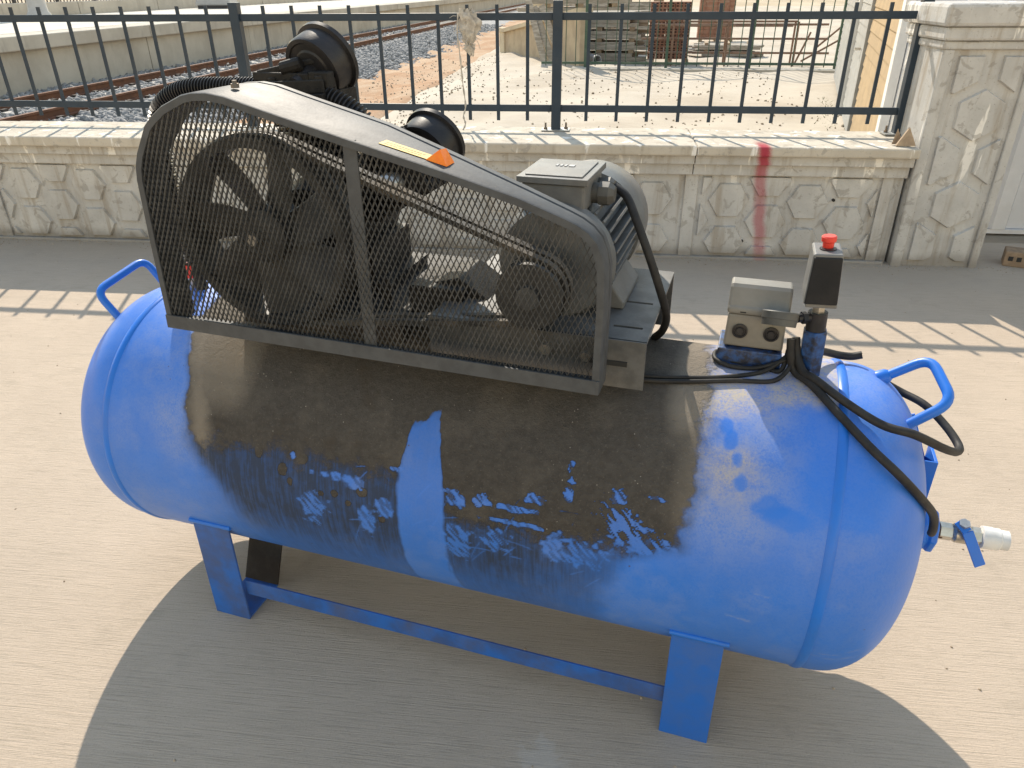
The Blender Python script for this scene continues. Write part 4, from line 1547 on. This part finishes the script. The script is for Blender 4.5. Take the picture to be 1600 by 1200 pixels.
# ---- electric motor
MU, MZ, MR = -0.058, 1.030, 0.093
m = MB()
m.lathe([(-0.075, 0.05), (-0.075, 0.098), (-0.055, 0.108), (-0.045, 0.108), (-0.04, 0.088), (0.185, 0.088)], (MU, 0, MZ), (0, 1, 0), 48)
motor = m.build("electric_motor", "motor_grey", comp, 30)
fin = MB()
for k in range(34):
    an = 2 * PI * k / 34
    if 60 < math.degrees(an) < 120:
        continue
    c_, s_ = math.cos(an), math.sin(an)
    fin.beam((MU + c_ * 0.096, -0.038, MZ + s_ * 0.096), (MU + c_ * 0.096, 0.175, MZ + s_ * 0.096), 0.0045, 0.026, (c_, 0, s_))
f_ = fin.build("cooling_fin", "motor_grey", motor)
f_["kind"] = "stuff"
m = MB()
m.lathe([(0.168, 0.114), (0.20, 0.117), (0.262, 0.116), (0.285, 0.104), (0.288, 0.085)], (MU, 0, MZ), (0, 1, 0), 48)
m.build("fan_cover", "motor_grey", motor, 40)
for s_ in (-1, 1):
    m = MB()
    m.prism([(s_ * 0.050, 0.0), (s_ * 0.122, 0.0), (s_ * 0.122, 0.012), (s_ * 0.088, 0.055), (s_ * 0.052, 0.055)], Matrix(((1, 0, 0, MU), (0, 0, 1, -0.02), (0, 1, 0, 0.937), (0, 0, 0, 1))), 0.16)
    m.build("motor_foot", "motor_grey", motor, None, 0.003)
m = MB()
m.box(-0.124, -0.010, -0.056, 0.085, 1.118, 1.166)
tb = m.build("terminal_box", "motor_grey", motor, None, 0.005)
m = MB()
m.box(-0.130, -0.004, -0.062, 0.091, 1.167, 1.178)
m.box(-0.118, -0.016, -0.050, 0.079, 1.178, 1.1805)
m.build("lid", "motor_grey", tb, None, 0.004)
m = MB()
for k, (a, b) in enumerate(((0.0, 0.004), (0.008, 0.012), (0.016, 0.020), (0.024, 0.034))):
    m.box(-0.082 + a, -0.082 + b, 0.02, 0.034, 1.1804, 1.182)
m.build("embossed_mark", "emboss_grey", tb)["kind"] = "stuff"
m = MB()
m.lathe([(0, 0.018), (0.012, 0.018)], (-0.010, 0.012, 1.140), (1, 0, 0), 20)
m.lathe([(0.012, 0.021), (0.030, 0.021), (0.040, 0.014)], (-0.010, 0.012, 1.140), (1, 0, 0), 8)
m.build("cable_gland", "grey_plastic", tb, 30)
m = MB()
m.lathe([(0, 0.015), (0.010, 0.015), (0.022, 0.017), (0.030, 0.012)], (-0.010, 0.058, 1.142), (1, 0, 0), 8)
m.build("cable_gland", "grey_plastic", tb, 30)
m = MB()
m.tube(catmull([(0.020, 0.058, 1.142), (0.046, 0.045, 1.128), (0.070, 0.02, 1.094), (0.099, 0.0, 1.040), (0.124, -0.0, 0.978), (0.138, 0.03, 0.915), (0.131, 0.06, 0.870), (0.114, 0.08, 0.842)], 8), 0.0078, 10)
m.build("motor_cable", "rubber", motor, 60)
m = MB()
m.prism([(0, 0), (0.012, 0), (0.012, 0.002), (0, 0.002)], Matrix.Translation((-0.045, 0.175, 1.146)) @ Matrix.Rotation(R_(-4), 4, 'Y'), 0.001)
m.build("warning_label", "yellow_label", motor)
m = MB()
m.lathe([(0, 0.02), (0.005, 0.02)], (MU, -0.08, MZ + 0.09), (0, -1, 0), 8)
m.build("flange_bolt", "motor_grey", motor)
# motor pulley
PU, PZ, PN = -0.072, 1.006, -0.15
m = MB()
m.lathe([(-0.030, 0.020), (-0.030, 0.058), (-0.024, 0.060), (-0.014, 0.047), (-0.004, 0.060), (0.004, 0.060), (0.014, 0.047), (0.024, 0.060), (0.030, 0.058), (0.030, 0.02)], (PU, PN, PZ), (0, 1, 0), 40)
pul = m.build("motor_pulley", "flywheel_iron", comp, 30)
m = MB()
m.lathe([(-0.038, 0.014), (-0.038, 0.020), (-0.030, 0.022), (0.07, 0.016)], (PU, PN, PZ), (0, 1, 0), 24)
m.build("taper_bush", "galvanised", pul, 30)

# ---- flywheel
FU, FZ, FN, FR = -0.590, 1.062, -0.138, 0.180
m = MB()
m.lathe([(-0.034, FR - 0.022), (-0.034, FR - 0.004), (-0.026, FR), (-0.015, FR - 0.012), (-0.004, FR), (0.004, FR), (0.015, FR - 0.012), (0.026, FR), (0.034, FR - 0.004), (0.034, FR - 0.022), (-0.034, FR - 0.022)], (FU, FN, FZ), (0, 1, 0), 64, False)
fly = m.build("flywheel", "flywheel_iron", comp, 30)
m = MB()
m.lathe([(-0.040, 0.0), (-0.040, 0.034), (-0.030, 0.050), (0.040, 0.052)], (FU, FN, FZ), (0, 1, 0), 36, False)
m.build("hub", "flywheel_iron", fly, 30)
m = MB()
m.lathe([(-0.060, 0.012), (-0.052, 0.014), (-0.040, 0.014)], (FU, FN, FZ), (0, 1, 0), 6)
m.build("hub_bolt", "bright_steel", fly)
for k in range(7):                                  # broad twisted fan blades
    an = 2 * PI * k / 7 + R_(12)
    vs, fs = [], []
    for i in range(9):
        q = i / 8
        r = 0.042 + q * (FR - 0.060)
        tw = R_(24 + 14 * q)
        wv = 0.030 + 0.026 * q
        cu, cz = math.cos(an + 0.22 * q), math.sin(an + 0.22 * q)
        tu, tz = -cz, cu
        for s_, off in ((-1, -0.003), (1, -0.003), (1, 0.003), (-1, 0.003)):
            p = Vector((FU + cu * r, FN, FZ + cz * r)) + Vector((tu, 0, tz)) * (s_ * wv * math.cos(tw) + off * math.sin(tw)) + Vector((0, 1, 0)) * (s_ * wv * 0.75 * math.sin(tw) + off * math.cos(tw))
            vs.append(p)
    for i in range(8):
        for c_ in range(4):
            c2 = (c_ + 1) % 4
            fs.append((i * 4 + c_, i * 4 + c2, (i + 1) * 4 + c2, (i + 1) * 4 + c_))
    fs += [(0, 1, 2, 3), (35, 34, 33, 32)]
    m = MB()
    m.add(vs, fs)
    m.build("fan_blade", "flywheel_iron", fly, 40)
# belts
for dn in (-0.014, 0.014):
    d = Vector((PU - FU, PZ - FZ))
    L = d.length
    th0 = math.atan2(d.y, d.x)
    r1, r2 = FR - 0.003, 0.058
    be = math.acos((r1 - r2) / L)
    pts = []
    for k in range(41):
        a_ = th0 + be + (2 * PI - 2 * be) * k / 40
        pts.append((FU + r1 * math.cos(a_), FZ + r1 * math.sin(a_)))
    for k in range(21):
        a_ = th0 - be + (2 * be) * k / 20
        pts.append((PU + r2 * math.cos(a_), PZ + r2 * math.sin(a_)))
    vs, fs = [], []
    npt = len(pts)
    for i in range(npt):
        a_, b_, c_ = Vector(pts[i - 1]), Vector(pts[i]), Vector(pts[(i + 1) % npt])
        tg = (c_ - a_).normalized()
        nv = Vector((tg.y, -tg.x))
        for s_, h in ((-0.0085, 0.004), (0.0085, 0.004), (0.006, -0.006), (-0.006, -0.006)):
            q = b_ + nv * h
            vs.append((q.x, FN + dn + s_ - (0.012 if False else 0.0), q.y))
    for i in range(npt):
        j = (i + 1) % npt
        for k in range(4):
            k2 = (k + 1) % 4
            fs.append((i * 4 + k, i * 4 + k2, j * 4 + k2, j * 4 + k))
    m = MB()
    m.add(vs, fs)
    m.build("drive_belt", "belt_rubber", comp, 40)

# ---- pump: crankcase with three finned cylinders in a W
m = MB()
m.lathe([(-0.055, 0.05), (-0.05, 0.080), (0.0, 0.095), (0.17, 0.095), (0.19, 0.085), (0.20, 0.06)], (FU + 0.02, 0.0, FZ - 0.02), (0, 1, 0), 36)
m.box(FU - 0.085, FU + 0.13, 0.0, 0.18, 0.903, 1.0)
m.box(FU - 0.10, FU + 0.16, -0.01, 0.20, 0.9035, 0.925)
pump = m.build("pump_crankcase", "cast_iron", comp, 35)
CN = 0.075
for k, deg in enumerate((93, 30)):
    a_ = R_(deg)
    ax_ = Vector((math.cos(a_), 0, math.sin(a_)))
    tx = Vector((math.sin(a_), 0, -math.cos(a_)))
    O = Vector((FU, CN, FZ - 0.02))
    Mx = Matrix(((tx.x, 0, ax_.x, O.x), (0, 1, 0, O.y), (tx.z, 0, ax_.z, O.z), (0, 0, 0, 1)))
    m = MB()
    m.lathe([(0.09, 0.052), (0.20, 0.050)], O, ax_, 28)
    for q in range(9):
        h = 0.112 + q * 0.0105
        w_ = 0.064 + 0.003 * math.sin(q)
        m.prism([(-w_, -w_ + 0.02), (-w_ + 0.02, -w_), (w_ - 0.02, -w_), (w_, -w_ + 0.02), (w_, w_ - 0.02), (w_ - 0.02, w_), (-w_ + 0.02, w_), (-w_, w_ - 0.02)], Mx @ Matrix.Translation((0, 0, h)), 0.004)
    m.build("finned_cylinder", "cast_iron", pump, 30)
    m = MB()
    m.box(-0.066, 0.066, -0.066, 0.066, 0.209, 0.244, Mx)
    for q in range(6):
        y_ = -0.055 + q * 0.022
        m.box(-0.066, 0.066, y_ - 0.004, y_ + 0.004, 0.244, 0.268, Mx)
    for bx_ in (-0.052, 0.052):
        for by_ in (-0.042, 0.042):
            m.lathe([(0.244, 0.010), (0.274, 0.010)], Mx @ Vector((bx_, by_, 0)), ax_, 6)
    m.build("cylinder_head", "cast_iron", pump, None, 0.002)


def air_filter(c_, ax_, r):
    ax_ = Vector(ax_).normalized()
    m = MB()
    m.lathe([(-0.055, 0.014), (-0.002, 0.016), (0.0, r * 0.55), (0.003, r * 0.60), (0.003, r * 0.78), (0.0, r * 0.82), (0.0, r * 0.94), (0.006, r * 0.97), (0.044, r * 0.95), (0.046, r * 1.06), (0.055, r * 1.07), (0.062, r * 0.9), (0.066, r * 0.4)], c_, ax_, 44)
    m.build("air_filter", "black_plastic", pump, 35)


air_filter((-0.592, 0.075, 1.322), (0.16, 0.80, 0.34), 0.066)
air_filter((-0.368, 0.075, 1.176), (0.16, 0.80, 0.34), 0.062)
# ribbed intake elbow joining the head with the filter
m = MB()
m.box(-0.700, -0.575, 0.030, 0.066, 1.305, 1.322)
m.beam((-0.69, 0.035, 1.318), (-0.560, 0.075, 1.345), 0.010, 0.012)
m.beam((-0.68, 0.060, 1.318), (-0.560, 0.095, 1.345), 0.010, 0.012)
m.cyl((-0.635, 0.035, 1.328), (-0.595, 0.045, 1.338), 0.013, 12)
m.box(-0.575, -0.535, 0.03, 0.06, 1.295, 1.325)
m.build("intake_elbow", "cast_iron", pump, None, 0.003)


def finned_tube(path, core, fin_r, pitch, mat="black_plastic"):
    P = catmull(path, 24)
    # resample by arc length
    L = [0]
    for a_, b_ in zip(P[:-1], P[1:]):
        L.append(L[-1] + (b_ - a_).length)
    tot = L[-1]
    nfin = int(tot / pitch)
    pts, rad = [], []
    for q in range(nfin):
        for fr, rr in ((0.0, core), (0.30, core), (0.36, fin_r), (0.64, fin_r), (0.70, core)):
            s_ = (q + fr) * pitch
            k = max(i for i in range(len(L)) if L[i] <= s_ + 1e-9)
            k = min(k, len(P) - 2)
            t_ = (s_ - L[k]) / max(1e-9, L[k + 1] - L[k])
            pts.append(P[k].lerp(P[k + 1], t_))
            rad.append(rr)
    m = MB()
    nn_ = len(pts)
    m.tube(pts, core, 18, lambda t_: rad[int(round(t_ * (nn_ - 1)))])
    return m.build("finned_air_tube", mat, pump, 25)


finned_tube([(-0.945, 0.035, 0.905), (-0.965, 0.045, 0.96), (-0.982, 0.055, 1.04), (-0.988, 0.06, 1.13), (-0.984, 0.06, 1.19), (-0.968, 0.06, 1.236), (-0.925, 0.06, 1.268), (-0.86, 0.055, 1.284), (-0.76, 0.05, 1.288), (-0.65, 0.045, 1.291), (-0.575, 0.04, 1.287), (-0.515, 0.04, 1.268), (-0.472, 0.045, 1.236), (-0.452, 0.05, 1.19), (-0.445, 0.055, 1.14)], 0.013, 0.0215, 0.0078)
m = MB()
m.lathe([(0, 0.022), (0.03, 0.024), (0.045, 0.021), (0.053, 0.012), (0.055, 0.001)], (-0.397, 0.02, 1.128), (-0.25, -1, 0.1), 20)
m.build("relief_cap", "bright_steel", pump, 50)
m = MB()
m.cyl((-0.925, 0.025, 0.835), (-0.946, 0.035, 0.91), 0.013, 14)
m.build("discharge_pipe", "cast_iron", pump, 60)
m = MB()
m.cyl((-0.955, 0.03, 0.83), (-0.955, 0.03, 0.875), 0.012, 12)
m.build("check_valve", "brass_nickel", pump, 40)
m = MB()
m.cyl((-0.955, 0.03, 0.875), (-0.955, 0.03, 0.905), 0.015, 12)
m.build("valve_cap", "red_plastic", pump, 40)

# ---- belt guard
GN = -0.230
GP = [(-0.799, 0.878), (-0.797, 0.95), (-0.794, 1.05), (-0.789, 1.165), (-0.784, 1.190), (-0.774, 1.213), (-0.744, 1.260), (-0.728, 1.274), (-0.700, 1.293), (-0.655, 1.312), (-0.633, 1.3165),
      (-0.605, 1.3175), (-0.571, 1.313), (-0.511, 1.297), (-0.352, 1.2565), (-0.192, 1.217), (-0.074, 1.186), (0.0, 1.160), (0.020, 1.152), (0.038, 1.141), (0.052, 1.126), (0.061, 1.105), (0.066, 1.080), (0.068, 1.018), (0.067, 0.93), (0.066, 0.868)]


def nback(u, z):
    top = np.interp(u, [-0.8, -0.7, -0.6, -0.345, -0.2, -0.07, 0.03, 0.07], [-0.155, -0.10, -0.065, -0.075, -0.125, -0.165, -0.175, -0.175])
    if u < -0.75 and z < 1.2:
        return -0.155
    return float(top)


def offs_poly(P, d):
    out = []
    n = len(P)
    for i in range(n):
        a = Vector(P[max(i - 1, 0)])
        b = Vector(P[min(i + 1, n - 1)])
        t_ = (b - a).normalized()
        nv = Vector((t_.y, -t_.x))                   # points inward for a left-to-right arch
        q = Vector(P[i]) + nv * d
        out.append((q.x, q.y))
    return out


inn = offs_poly(GP, 0.0022)
lip = offs_poly(GP, 0.013)
vs, fs = [], []
n = len(GP)
for i in range(n):
    u_, z_ = GP[i]
    nb = nback(u_, z_)
    iu, iz = inn[i]
    lu, lz = lip[i]
    vs += [(lu, GN, lz), (iu + (u_ - iu) * 0.2, GN - 0.0, iz + (z_ - iz) * 0.2), (u_, GN + 0.003, z_), (u_, nb - 0.022, z_), (iu, nb - 0.020, iz), (iu, nb - 0.016, iz), (u_, nb - 0.014, z_), (u_, nb, z_), (iu, nb, iz), (iu, GN + 0.003, iz), (lu, GN + 0.003, lz)]
K = 11
for i in range(n - 1):
    for k in range(K):
        k2 = (k + 1) % K
        fs.append((i * K + k, i * K + k2, (i + 1) * K + k2, (i + 1) * K + k))
fs.append(tuple(range(K)))
fs.append(tuple((n - 1) * K + k for k in range(K - 1, -1, -1)))
m = MB()
m.add(vs, fs)
guard = m.build("belt_guard", "guard_paint", comp, 35)
# bottom bar, centre strap
m = MB()
a, b = Vector((-0.799, 0, 0.890)), Vector((0.066, 0, 0.881))
m.prism([(-0.7985, 0.878), (0.0655, 0.8685), (0.0665, 0.894), (-0.797, 0.905)], Matrix(((1, 0, 0, 0), (0, 0, 1, GN - 0.0025), (0, 1, 0, 0), (0, 0, 0, 1))), 0.004)
m.prism([(-0.7985, 0.878), (0.0655, 0.8685), (0.0655, 0.8715), (-0.7985, 0.881)], Matrix(((1, 0, 0, 0), (0, 0, 1, GN + 0.0016), (0, 1, 0, 0), (0, 0, 0, 1))), 0.055)
m.build("bottom_rail", "guard_paint", guard)
m = MB()
m.box(-0.366, -0.342, GN + 0.006, GN + 0.009, 0.885, 1.255)
m.build("centre_strap", "guard_paint", guard)
# expanded-metal mesh
ins = offs_poly(GP, 0.006)
poly = np.array(ins + [(0.062, 0.886), (-0.795, 0.896)])


def inside(x, y):
    c_ = False
    j = len(poly) - 1
    for i in range(len(poly)):
        xi, yi = poly[i]
        xj, yj = poly[j]
        if (yi > y) != (yj > y) and x < (xj - xi) * (y - yi) / (yj - yi) + xi:
            c_ = not c_
        j = i
    return c_


CW, CH, SW, SD = 0.0100, 0.0205, 0.00165, 0.0022
vs, fs = [], []
ncol = int(0.90 / (CW / 2)) + 2
nrow = int(0.46 / (CH / 2)) + 2
cache = {}


def jn(i, j):
    if (i, j) not in cache:
        # slight hand-worn irregularity of the sheet
        x = -0.805 + i * CW / 2 + 0.0006 * math.sin(j * 0.31 + i * 0.05)
        z = 0.862 + j * CH / 2
        cache[(i, j)] = (x, z, inside(x, z), GN + 0.006 + 0.0025 * math.sin(x * 9 + 1) * math.sin(z * 14))
    return cache[(i, j)]


for i in range(ncol):
    for j in range(nrow):
        if (i + j) % 2:
            continue
        for di in (-1, 1):
            a = jn(i, j)
            b = jn(i + di, j + 1)
            if not (a[2] and b[2]):
                continue
            dx, dz = b[0] - a[0], b[1] - a[1]
            l = math.hypot(dx, dz)
            px, pz = dz / l * SW / 2, -dx / l * SW / 2
            ex, ez = dx / l * 0.0008, dz / l * 0.0008
            o = len(vs)
            tw = 0.0009 * di
            for (q, sg) in ((a, -1), (b, 1)):
                for (s_, dn) in ((-1, 0.0), (1, 0.0), (1, SD), (-1, SD)):
                    vs.append((q[0] + px * s_ + ex * sg, q[3] + dn + tw * s_, q[1] + pz * s_ + ez * sg))
            fs += [(o, o + 1, o + 5, o + 4), (o + 1, o + 2, o + 6, o + 5), (o + 2, o + 3, o + 7, o + 6), (o + 3, o, o + 4, o + 7)]
me = bpy.data.meshes.new("mesh_panel")
me.from_pydata(vs, [], fs)
bm = bmesh.new()
bm.from_mesh(me)
bmesh.ops.recalc_face_normals(bm, faces=bm.faces)
bm.to_mesh(me)
bm.free()
me.materials.append(MATS["mesh_steel"])
o = bpy.data.objects.new("mesh_panel", me)
COL.objects.link(o)
o.parent = guard
o["kind"] = "stuff"
# bolts on the guard
m = MB()
m.lathe([(0, 0.007), (0.007, 0.007), (0.007, 0.004), (0.012, 0.004)], (-0.590, -0.17, 1.318), (0, 0, 1), 6)
m.build("bolt", "bolt_steel", guard)
# sticker with small print and orange reflector on the sloping top
sl = math.atan2(1.217 - 1.2565, -0.192 + 0.352)
Ms = Matrix.Translation((-0.272, -0.190, 1.2565 + (-0.272 + 0.352) * math.tan(sl) + 0.001)) @ Matrix.Rotation(-sl, 4, 'Y')
m = MB()
m.box(-0.042, 0.042, -0.014, 0.014, 0.0, 0.0006, Ms)
st = m.build("sticker", "yellow_label", guard)
m = MB()
for q in range(2):
    x = -0.036
    while x < 0.030:
        w_ = random.uniform(0.003, 0.009)
        m.box(x, min(x + w_, 0.034), -0.007 + q * 0.009, -0.004 + q * 0.009, 0.0006, 0.0009, Ms)
        x += w_ + 0.002
m.build("small_print", "label_ink", st)["kind"] = "stuff"
Mo = Ms @ Matrix.Translation((0.058, 0, 0))
m = MB()
m.add([Mo @ Vector(p) for p in ((-0.016, -0.017, 0), (0.020, -0.017, 0), (0.020, 0.015, 0), (-0.010, 0.015, 0), (0.000, -0.006, 0.019), (0.004, 0.010, 0.019))],
      [(0, 3, 2, 1), (0, 1, 4), (1, 2, 5, 4), (2, 3, 5), (3, 0, 4, 5)])
m.build("orange_reflector", "orange_reflector", guard)

# ---- junction box
m = MB()
m.box(0.240, 0.352, -0.010, 0.075, 0.846, 0.880)
jb_br = m.build("box_bracket", "post_blue", comp, None, 0.002)
m = MB()
m.prism([(0.248, 0.882), (0.352, 0.882), (0.350, 0.945), (0.250, 0.945)], Matrix(((1, 0, 0, 0), (0, 0, 1, 0.0), (0, 1, 0, 0), (0, 0, 0, 1))), 0.068)
jb = m.build("junction_box", "beige_plastic", comp, None, 0.004)
m = MB()
m.prism([(-0.003, 0.9455), (-0.003, 0.957), (0.0015, 0.961), (0.016, 0.990), (0.022, 0.995), (0.058, 0.995), (0.070, 0.957), (0.070, 0.9455)], Matrix(((0, 0, 1, 0.2475), (1, 0, 0, 0), (0, 1, 0, 0), (0, 0, 0, 1))), 0.106)
m.build("lid", "beige_plastic", jb, None, 0.005, 3)
for ux in (0.274, 0.328):
    m = MB()
    m.lathe([(0, 0.0135), (0.0035, 0.0135), (0.004, 0.011), (0.001, 0.0095), (0.001, 0.0075), (0.0035, 0.006)], (ux, -0.0005, 0.914), (0, -1, 0), 24)
    m.build("grommet", "black_plastic", jb, 40)
m = MB()
m.box(0.270, 0.280, -0.0032, -0.001, 0.9495, 0.952)
m.build("slot", "dark_gap", jb)

# ---- pressure switch on its post
m = MB()
m.lathe([(0, 0.0215), (0.012, 0.0215), (0.088, 0.0215)], (0.402, 0.0, 0.845), (-0.03, 0, 1), 6)
post = m.build("manifold_post", "post_blue", comp, None, 0.0015)
m = MB()
m.lathe([(0, 0.017), (0.034, 0.0165)], (0.399, 0, 0.932), (-0.04, 0, 1), 16)
m.build("pipe_union", "black_plastic", post, 40)
m = MB()
m.lathe([(0, 0.011), (0.018, 0.011)], (0.3975, 0, 0.966), (-0.04, 0, 1), 6)
m.build("brass_nut", "brass_nickel", post)
Mp = Matrix.Translation((0.397, 0.004, 0.984)) @ Matrix.Rotation(R_(1), 4, 'Z') @ Matrix.Rotation(R_(-3), 4, 'Y')
m = MB()
m.box(-0.025, 0.025, -0.034, 0.036, 0.0, 0.007, Mp)
psw = m.build("pressure_switch", "switch_grey", comp, None, 0.002)
m = MB()


def frustum(m, M, b, t_, z0, z1):
    vs = [M @ Vector((x, y, z0)) for x, y in ((b[0], b[2]), (b[1], b[2]), (b[1], b[3]), (b[0], b[3]))] + [M @ Vector((x, y, z1)) for x, y in ((t_[0], t_[2]), (t_[1], t_[2]), (t_[1], t_[3]), (t_[0], t_[3]))]
    m.add(vs, [(0, 3, 2, 1), (4, 5, 6, 7), (0, 1, 5, 4), (1, 2, 6, 5), (2, 3, 7, 6), (3, 0, 4, 7)])


frustum(m, Mp, (-0.029, 0.025, -0.036, 0.038), (-0.0225, 0.0235, -0.034, 0.034), 0.006, 0.094)
m.build("cover", "switch_grey", psw, None, 0.004, 3)
m = MB()
frustum(m, Mp, (-0.0275, 0.0240, -0.0395, -0.034), (-0.021, 0.0225, -0.0372, -0.032), 0.008, 0.089)
m.build("front_panel", "switch_black", psw, None, 0.002)
m = MB()
m.lathe([(0.094, 0.0135), (0.0955, 0.0135)], Mp @ Vector((0.001, -0.004, 0)), Mp.to_3x3() @ Vector((0, 0, 1)), 24)
m.build("knob_recess", "black_plastic", psw)
m = MB()
m.lathe([(0.094, 0.0085), (0.104, 0.0095), (0.106, 0.0118), (0.113, 0.0122), (0.115, 0.0105)], Mp @ Vector((0.001, 0.002, 0)), Mp.to_3x3() @ Vector((0, 0, 1)), 24)
m.build("red_knob", "red_plastic", psw, 40)
# pressure gauge lying flat on a side branch
m = MB()
m.lathe([(0, 0.0285), (0.011, 0.0295), (0.012, 0.0305), (0.0235, 0.0305), (0.025, 0.029), (0.025, 0.027), (0.0238, 0.0265)], (0.336, -0.030, 0.944), (0.02, 0.42, 1), 36)
gau = m.build("pressure_gauge", "grey_plastic", comp, 35)
m = MB()
m.cyl((0.365, -0.018, 0.957), (0.395, -0.002, 0.957), 0.008, 10)
m.lathe([(0, 0.011), (0.008, 0.011)], (0.372, -0.014, 0.957), (0.9, 0.45, 0), 6)
m.build("gauge_stem", "black_plastic", gau, 30)

# ---- cables over the tank
RR = RT_ + 0.0085


def on_tank(u_, deg, extra=0.0):
    a_ = R_(deg)
    return (u_, -(RR + extra) * math.cos(a_), ZC + (RR + extra) * math.sin(a_))


cabs = [
    (0.0073, [(0.362, -0.012, 0.915), (0.366, -0.018, 0.885), on_tank(0.377, 86), on_tank(0.407, 79), on_tank(0.448, 68), on_tank(0.500, 57), (0.545, -0.186, 0.780), (0.596, -0.158, 0.722), (0.634, -0.108, 0.662), (0.650, -0.078, 0.612), (0.655, -0.060, 0.590)]),
    (0.0073, [(0.370, -0.004, 0.915), (0.377, -0.012, 0.885), on_tank(0.390, 84, 0.008), on_tank(0.412, 80, 0.008), on_tank(0.458, 72, 0.006), (0.515, -0.125, 0.832), (0.565, -0.130, 0.825), (0.625, -0.085, 0.782), (0.662, -0.03, 0.748), (0.672, 0.005, 0.742), (0.655, 0.045, 0.755), (0.622, 0.085, 0.772), (0.585, 0.12, 0.775), (0.545, 0.13, 0.790)]),
    (0.0042, [(0.362, 0.005, 0.885), on_tank(0.352, 86, -0.004), on_tank(0.309, 89, -0.004), on_tank(0.263, 89, -0.004), (0.239, 0.02, 0.858), (0.239, -0.012, 0.857), on_tank(0.270, 85, -0.004), on_tank(0.315, 86, -0.003), (0.360, -0.01, 0.872)]),
    (0.0042, [(0.364, -0.002, 0.880), on_tank(0.325, 84.5, -0.004), on_tank(0.257, 78, -0.004), on_tank(0.191, 75, -0.004), on_tank(0.122, 73, -0.004), on_tank(0.06, 72, -0.004)]),
    (0.0042, [(0.372, -0.015, 0.870), on_tank(0.345, 80, -0.004), on_tank(0.279, 77, -0.004), on_tank(0.192, 73, -0.004), on_tank(0.124, 71, -0.004), on_tank(0.06, 70.5, -0.004)]),
    (0.0073, [(0.405, 0.025, 0.880), (0.428, 0.055, 0.868), (0.455, 0.075, 0.856), (0.478, 0.08, 0.854), (0.496, 0.08, 0.860)]),
]
for r_, P in cabs:
    m = MB()
    m.tube(catmull(P, 10), r_, 10)
    m.build("power_cable", "rubber", comp, 60)

# ---- outlet ball valve
m = MB()
m.lathe([(0, 0.0145), (0.018, 0.0145)], (0.672, 0, 0.556), (1, 0, 0), 18)
nip = m.build("threaded_nipple", "rust_thread", comp, 40)
m = MB()
m.lathe([(0.0, 0.0165), (0.020, 0.0165)], (0.685, 0, 0.557), (1, 0, 0.02), 6)
m.lathe([(0.020, 0.014), (0.026, 0.0185), (0.048, 0.0185), (0.054, 0.0150)], (0.685, 0, 0.557), (1, 0, 0.02), 20)
m.lathe([(0.054, 0.0165), (0.068, 0.0165)], (0.685, 0, 0.557), (1, 0, 0.02), 6)
vb = m.build("ball_valve", "brass_nickel", comp, 30)
m = MB()
m.cyl((0.716, -0.008, 0.574), (0.716, -0.016, 0.592), 0.006, 10)
m.lathe([(0, 0.010), (0.006, 0.010)], (0.716, -0.016, 0.590), (0, -0.4, 1), 6)
m.build("stem_nut", "bright_steel", vb, 30)
Ml = Matrix.Translation((0.716, -0.018, 0.593))
m = MB()
P0, P1, P2 = Vector((0.706, -0.014, 0.594)), Vector((0.722, -0.026, 0.582)), Vector((0.752, -0.048, 0.528))
m.beam(P0, P1, 0.018, 0.003, (0.2, -0.6, 0.5))
m.beam(P1, P2, 0.020, 0.0035, (0.3, -0.9, 0.3))
m.build("lever", "blue_enamel", vb, None, 0.001)
m = MB()
m.lathe([(0.068, 0.015), (0.070, 0.021), (0.086, 0.0215), (0.088, 0.0205), (0.098, 0.0205), (0.100, 0.0185), (0.113, 0.0185), (0.113, 0.013), (0.09, 0.012)], (0.685, 0, 0.557), (1, 0, 0.02), 24)
m.build("pvc_adapter", "white_pvc", vb, 35)

# stand the finished drawing on the floor
for o in comp.children:
    o.location.z -= ZG
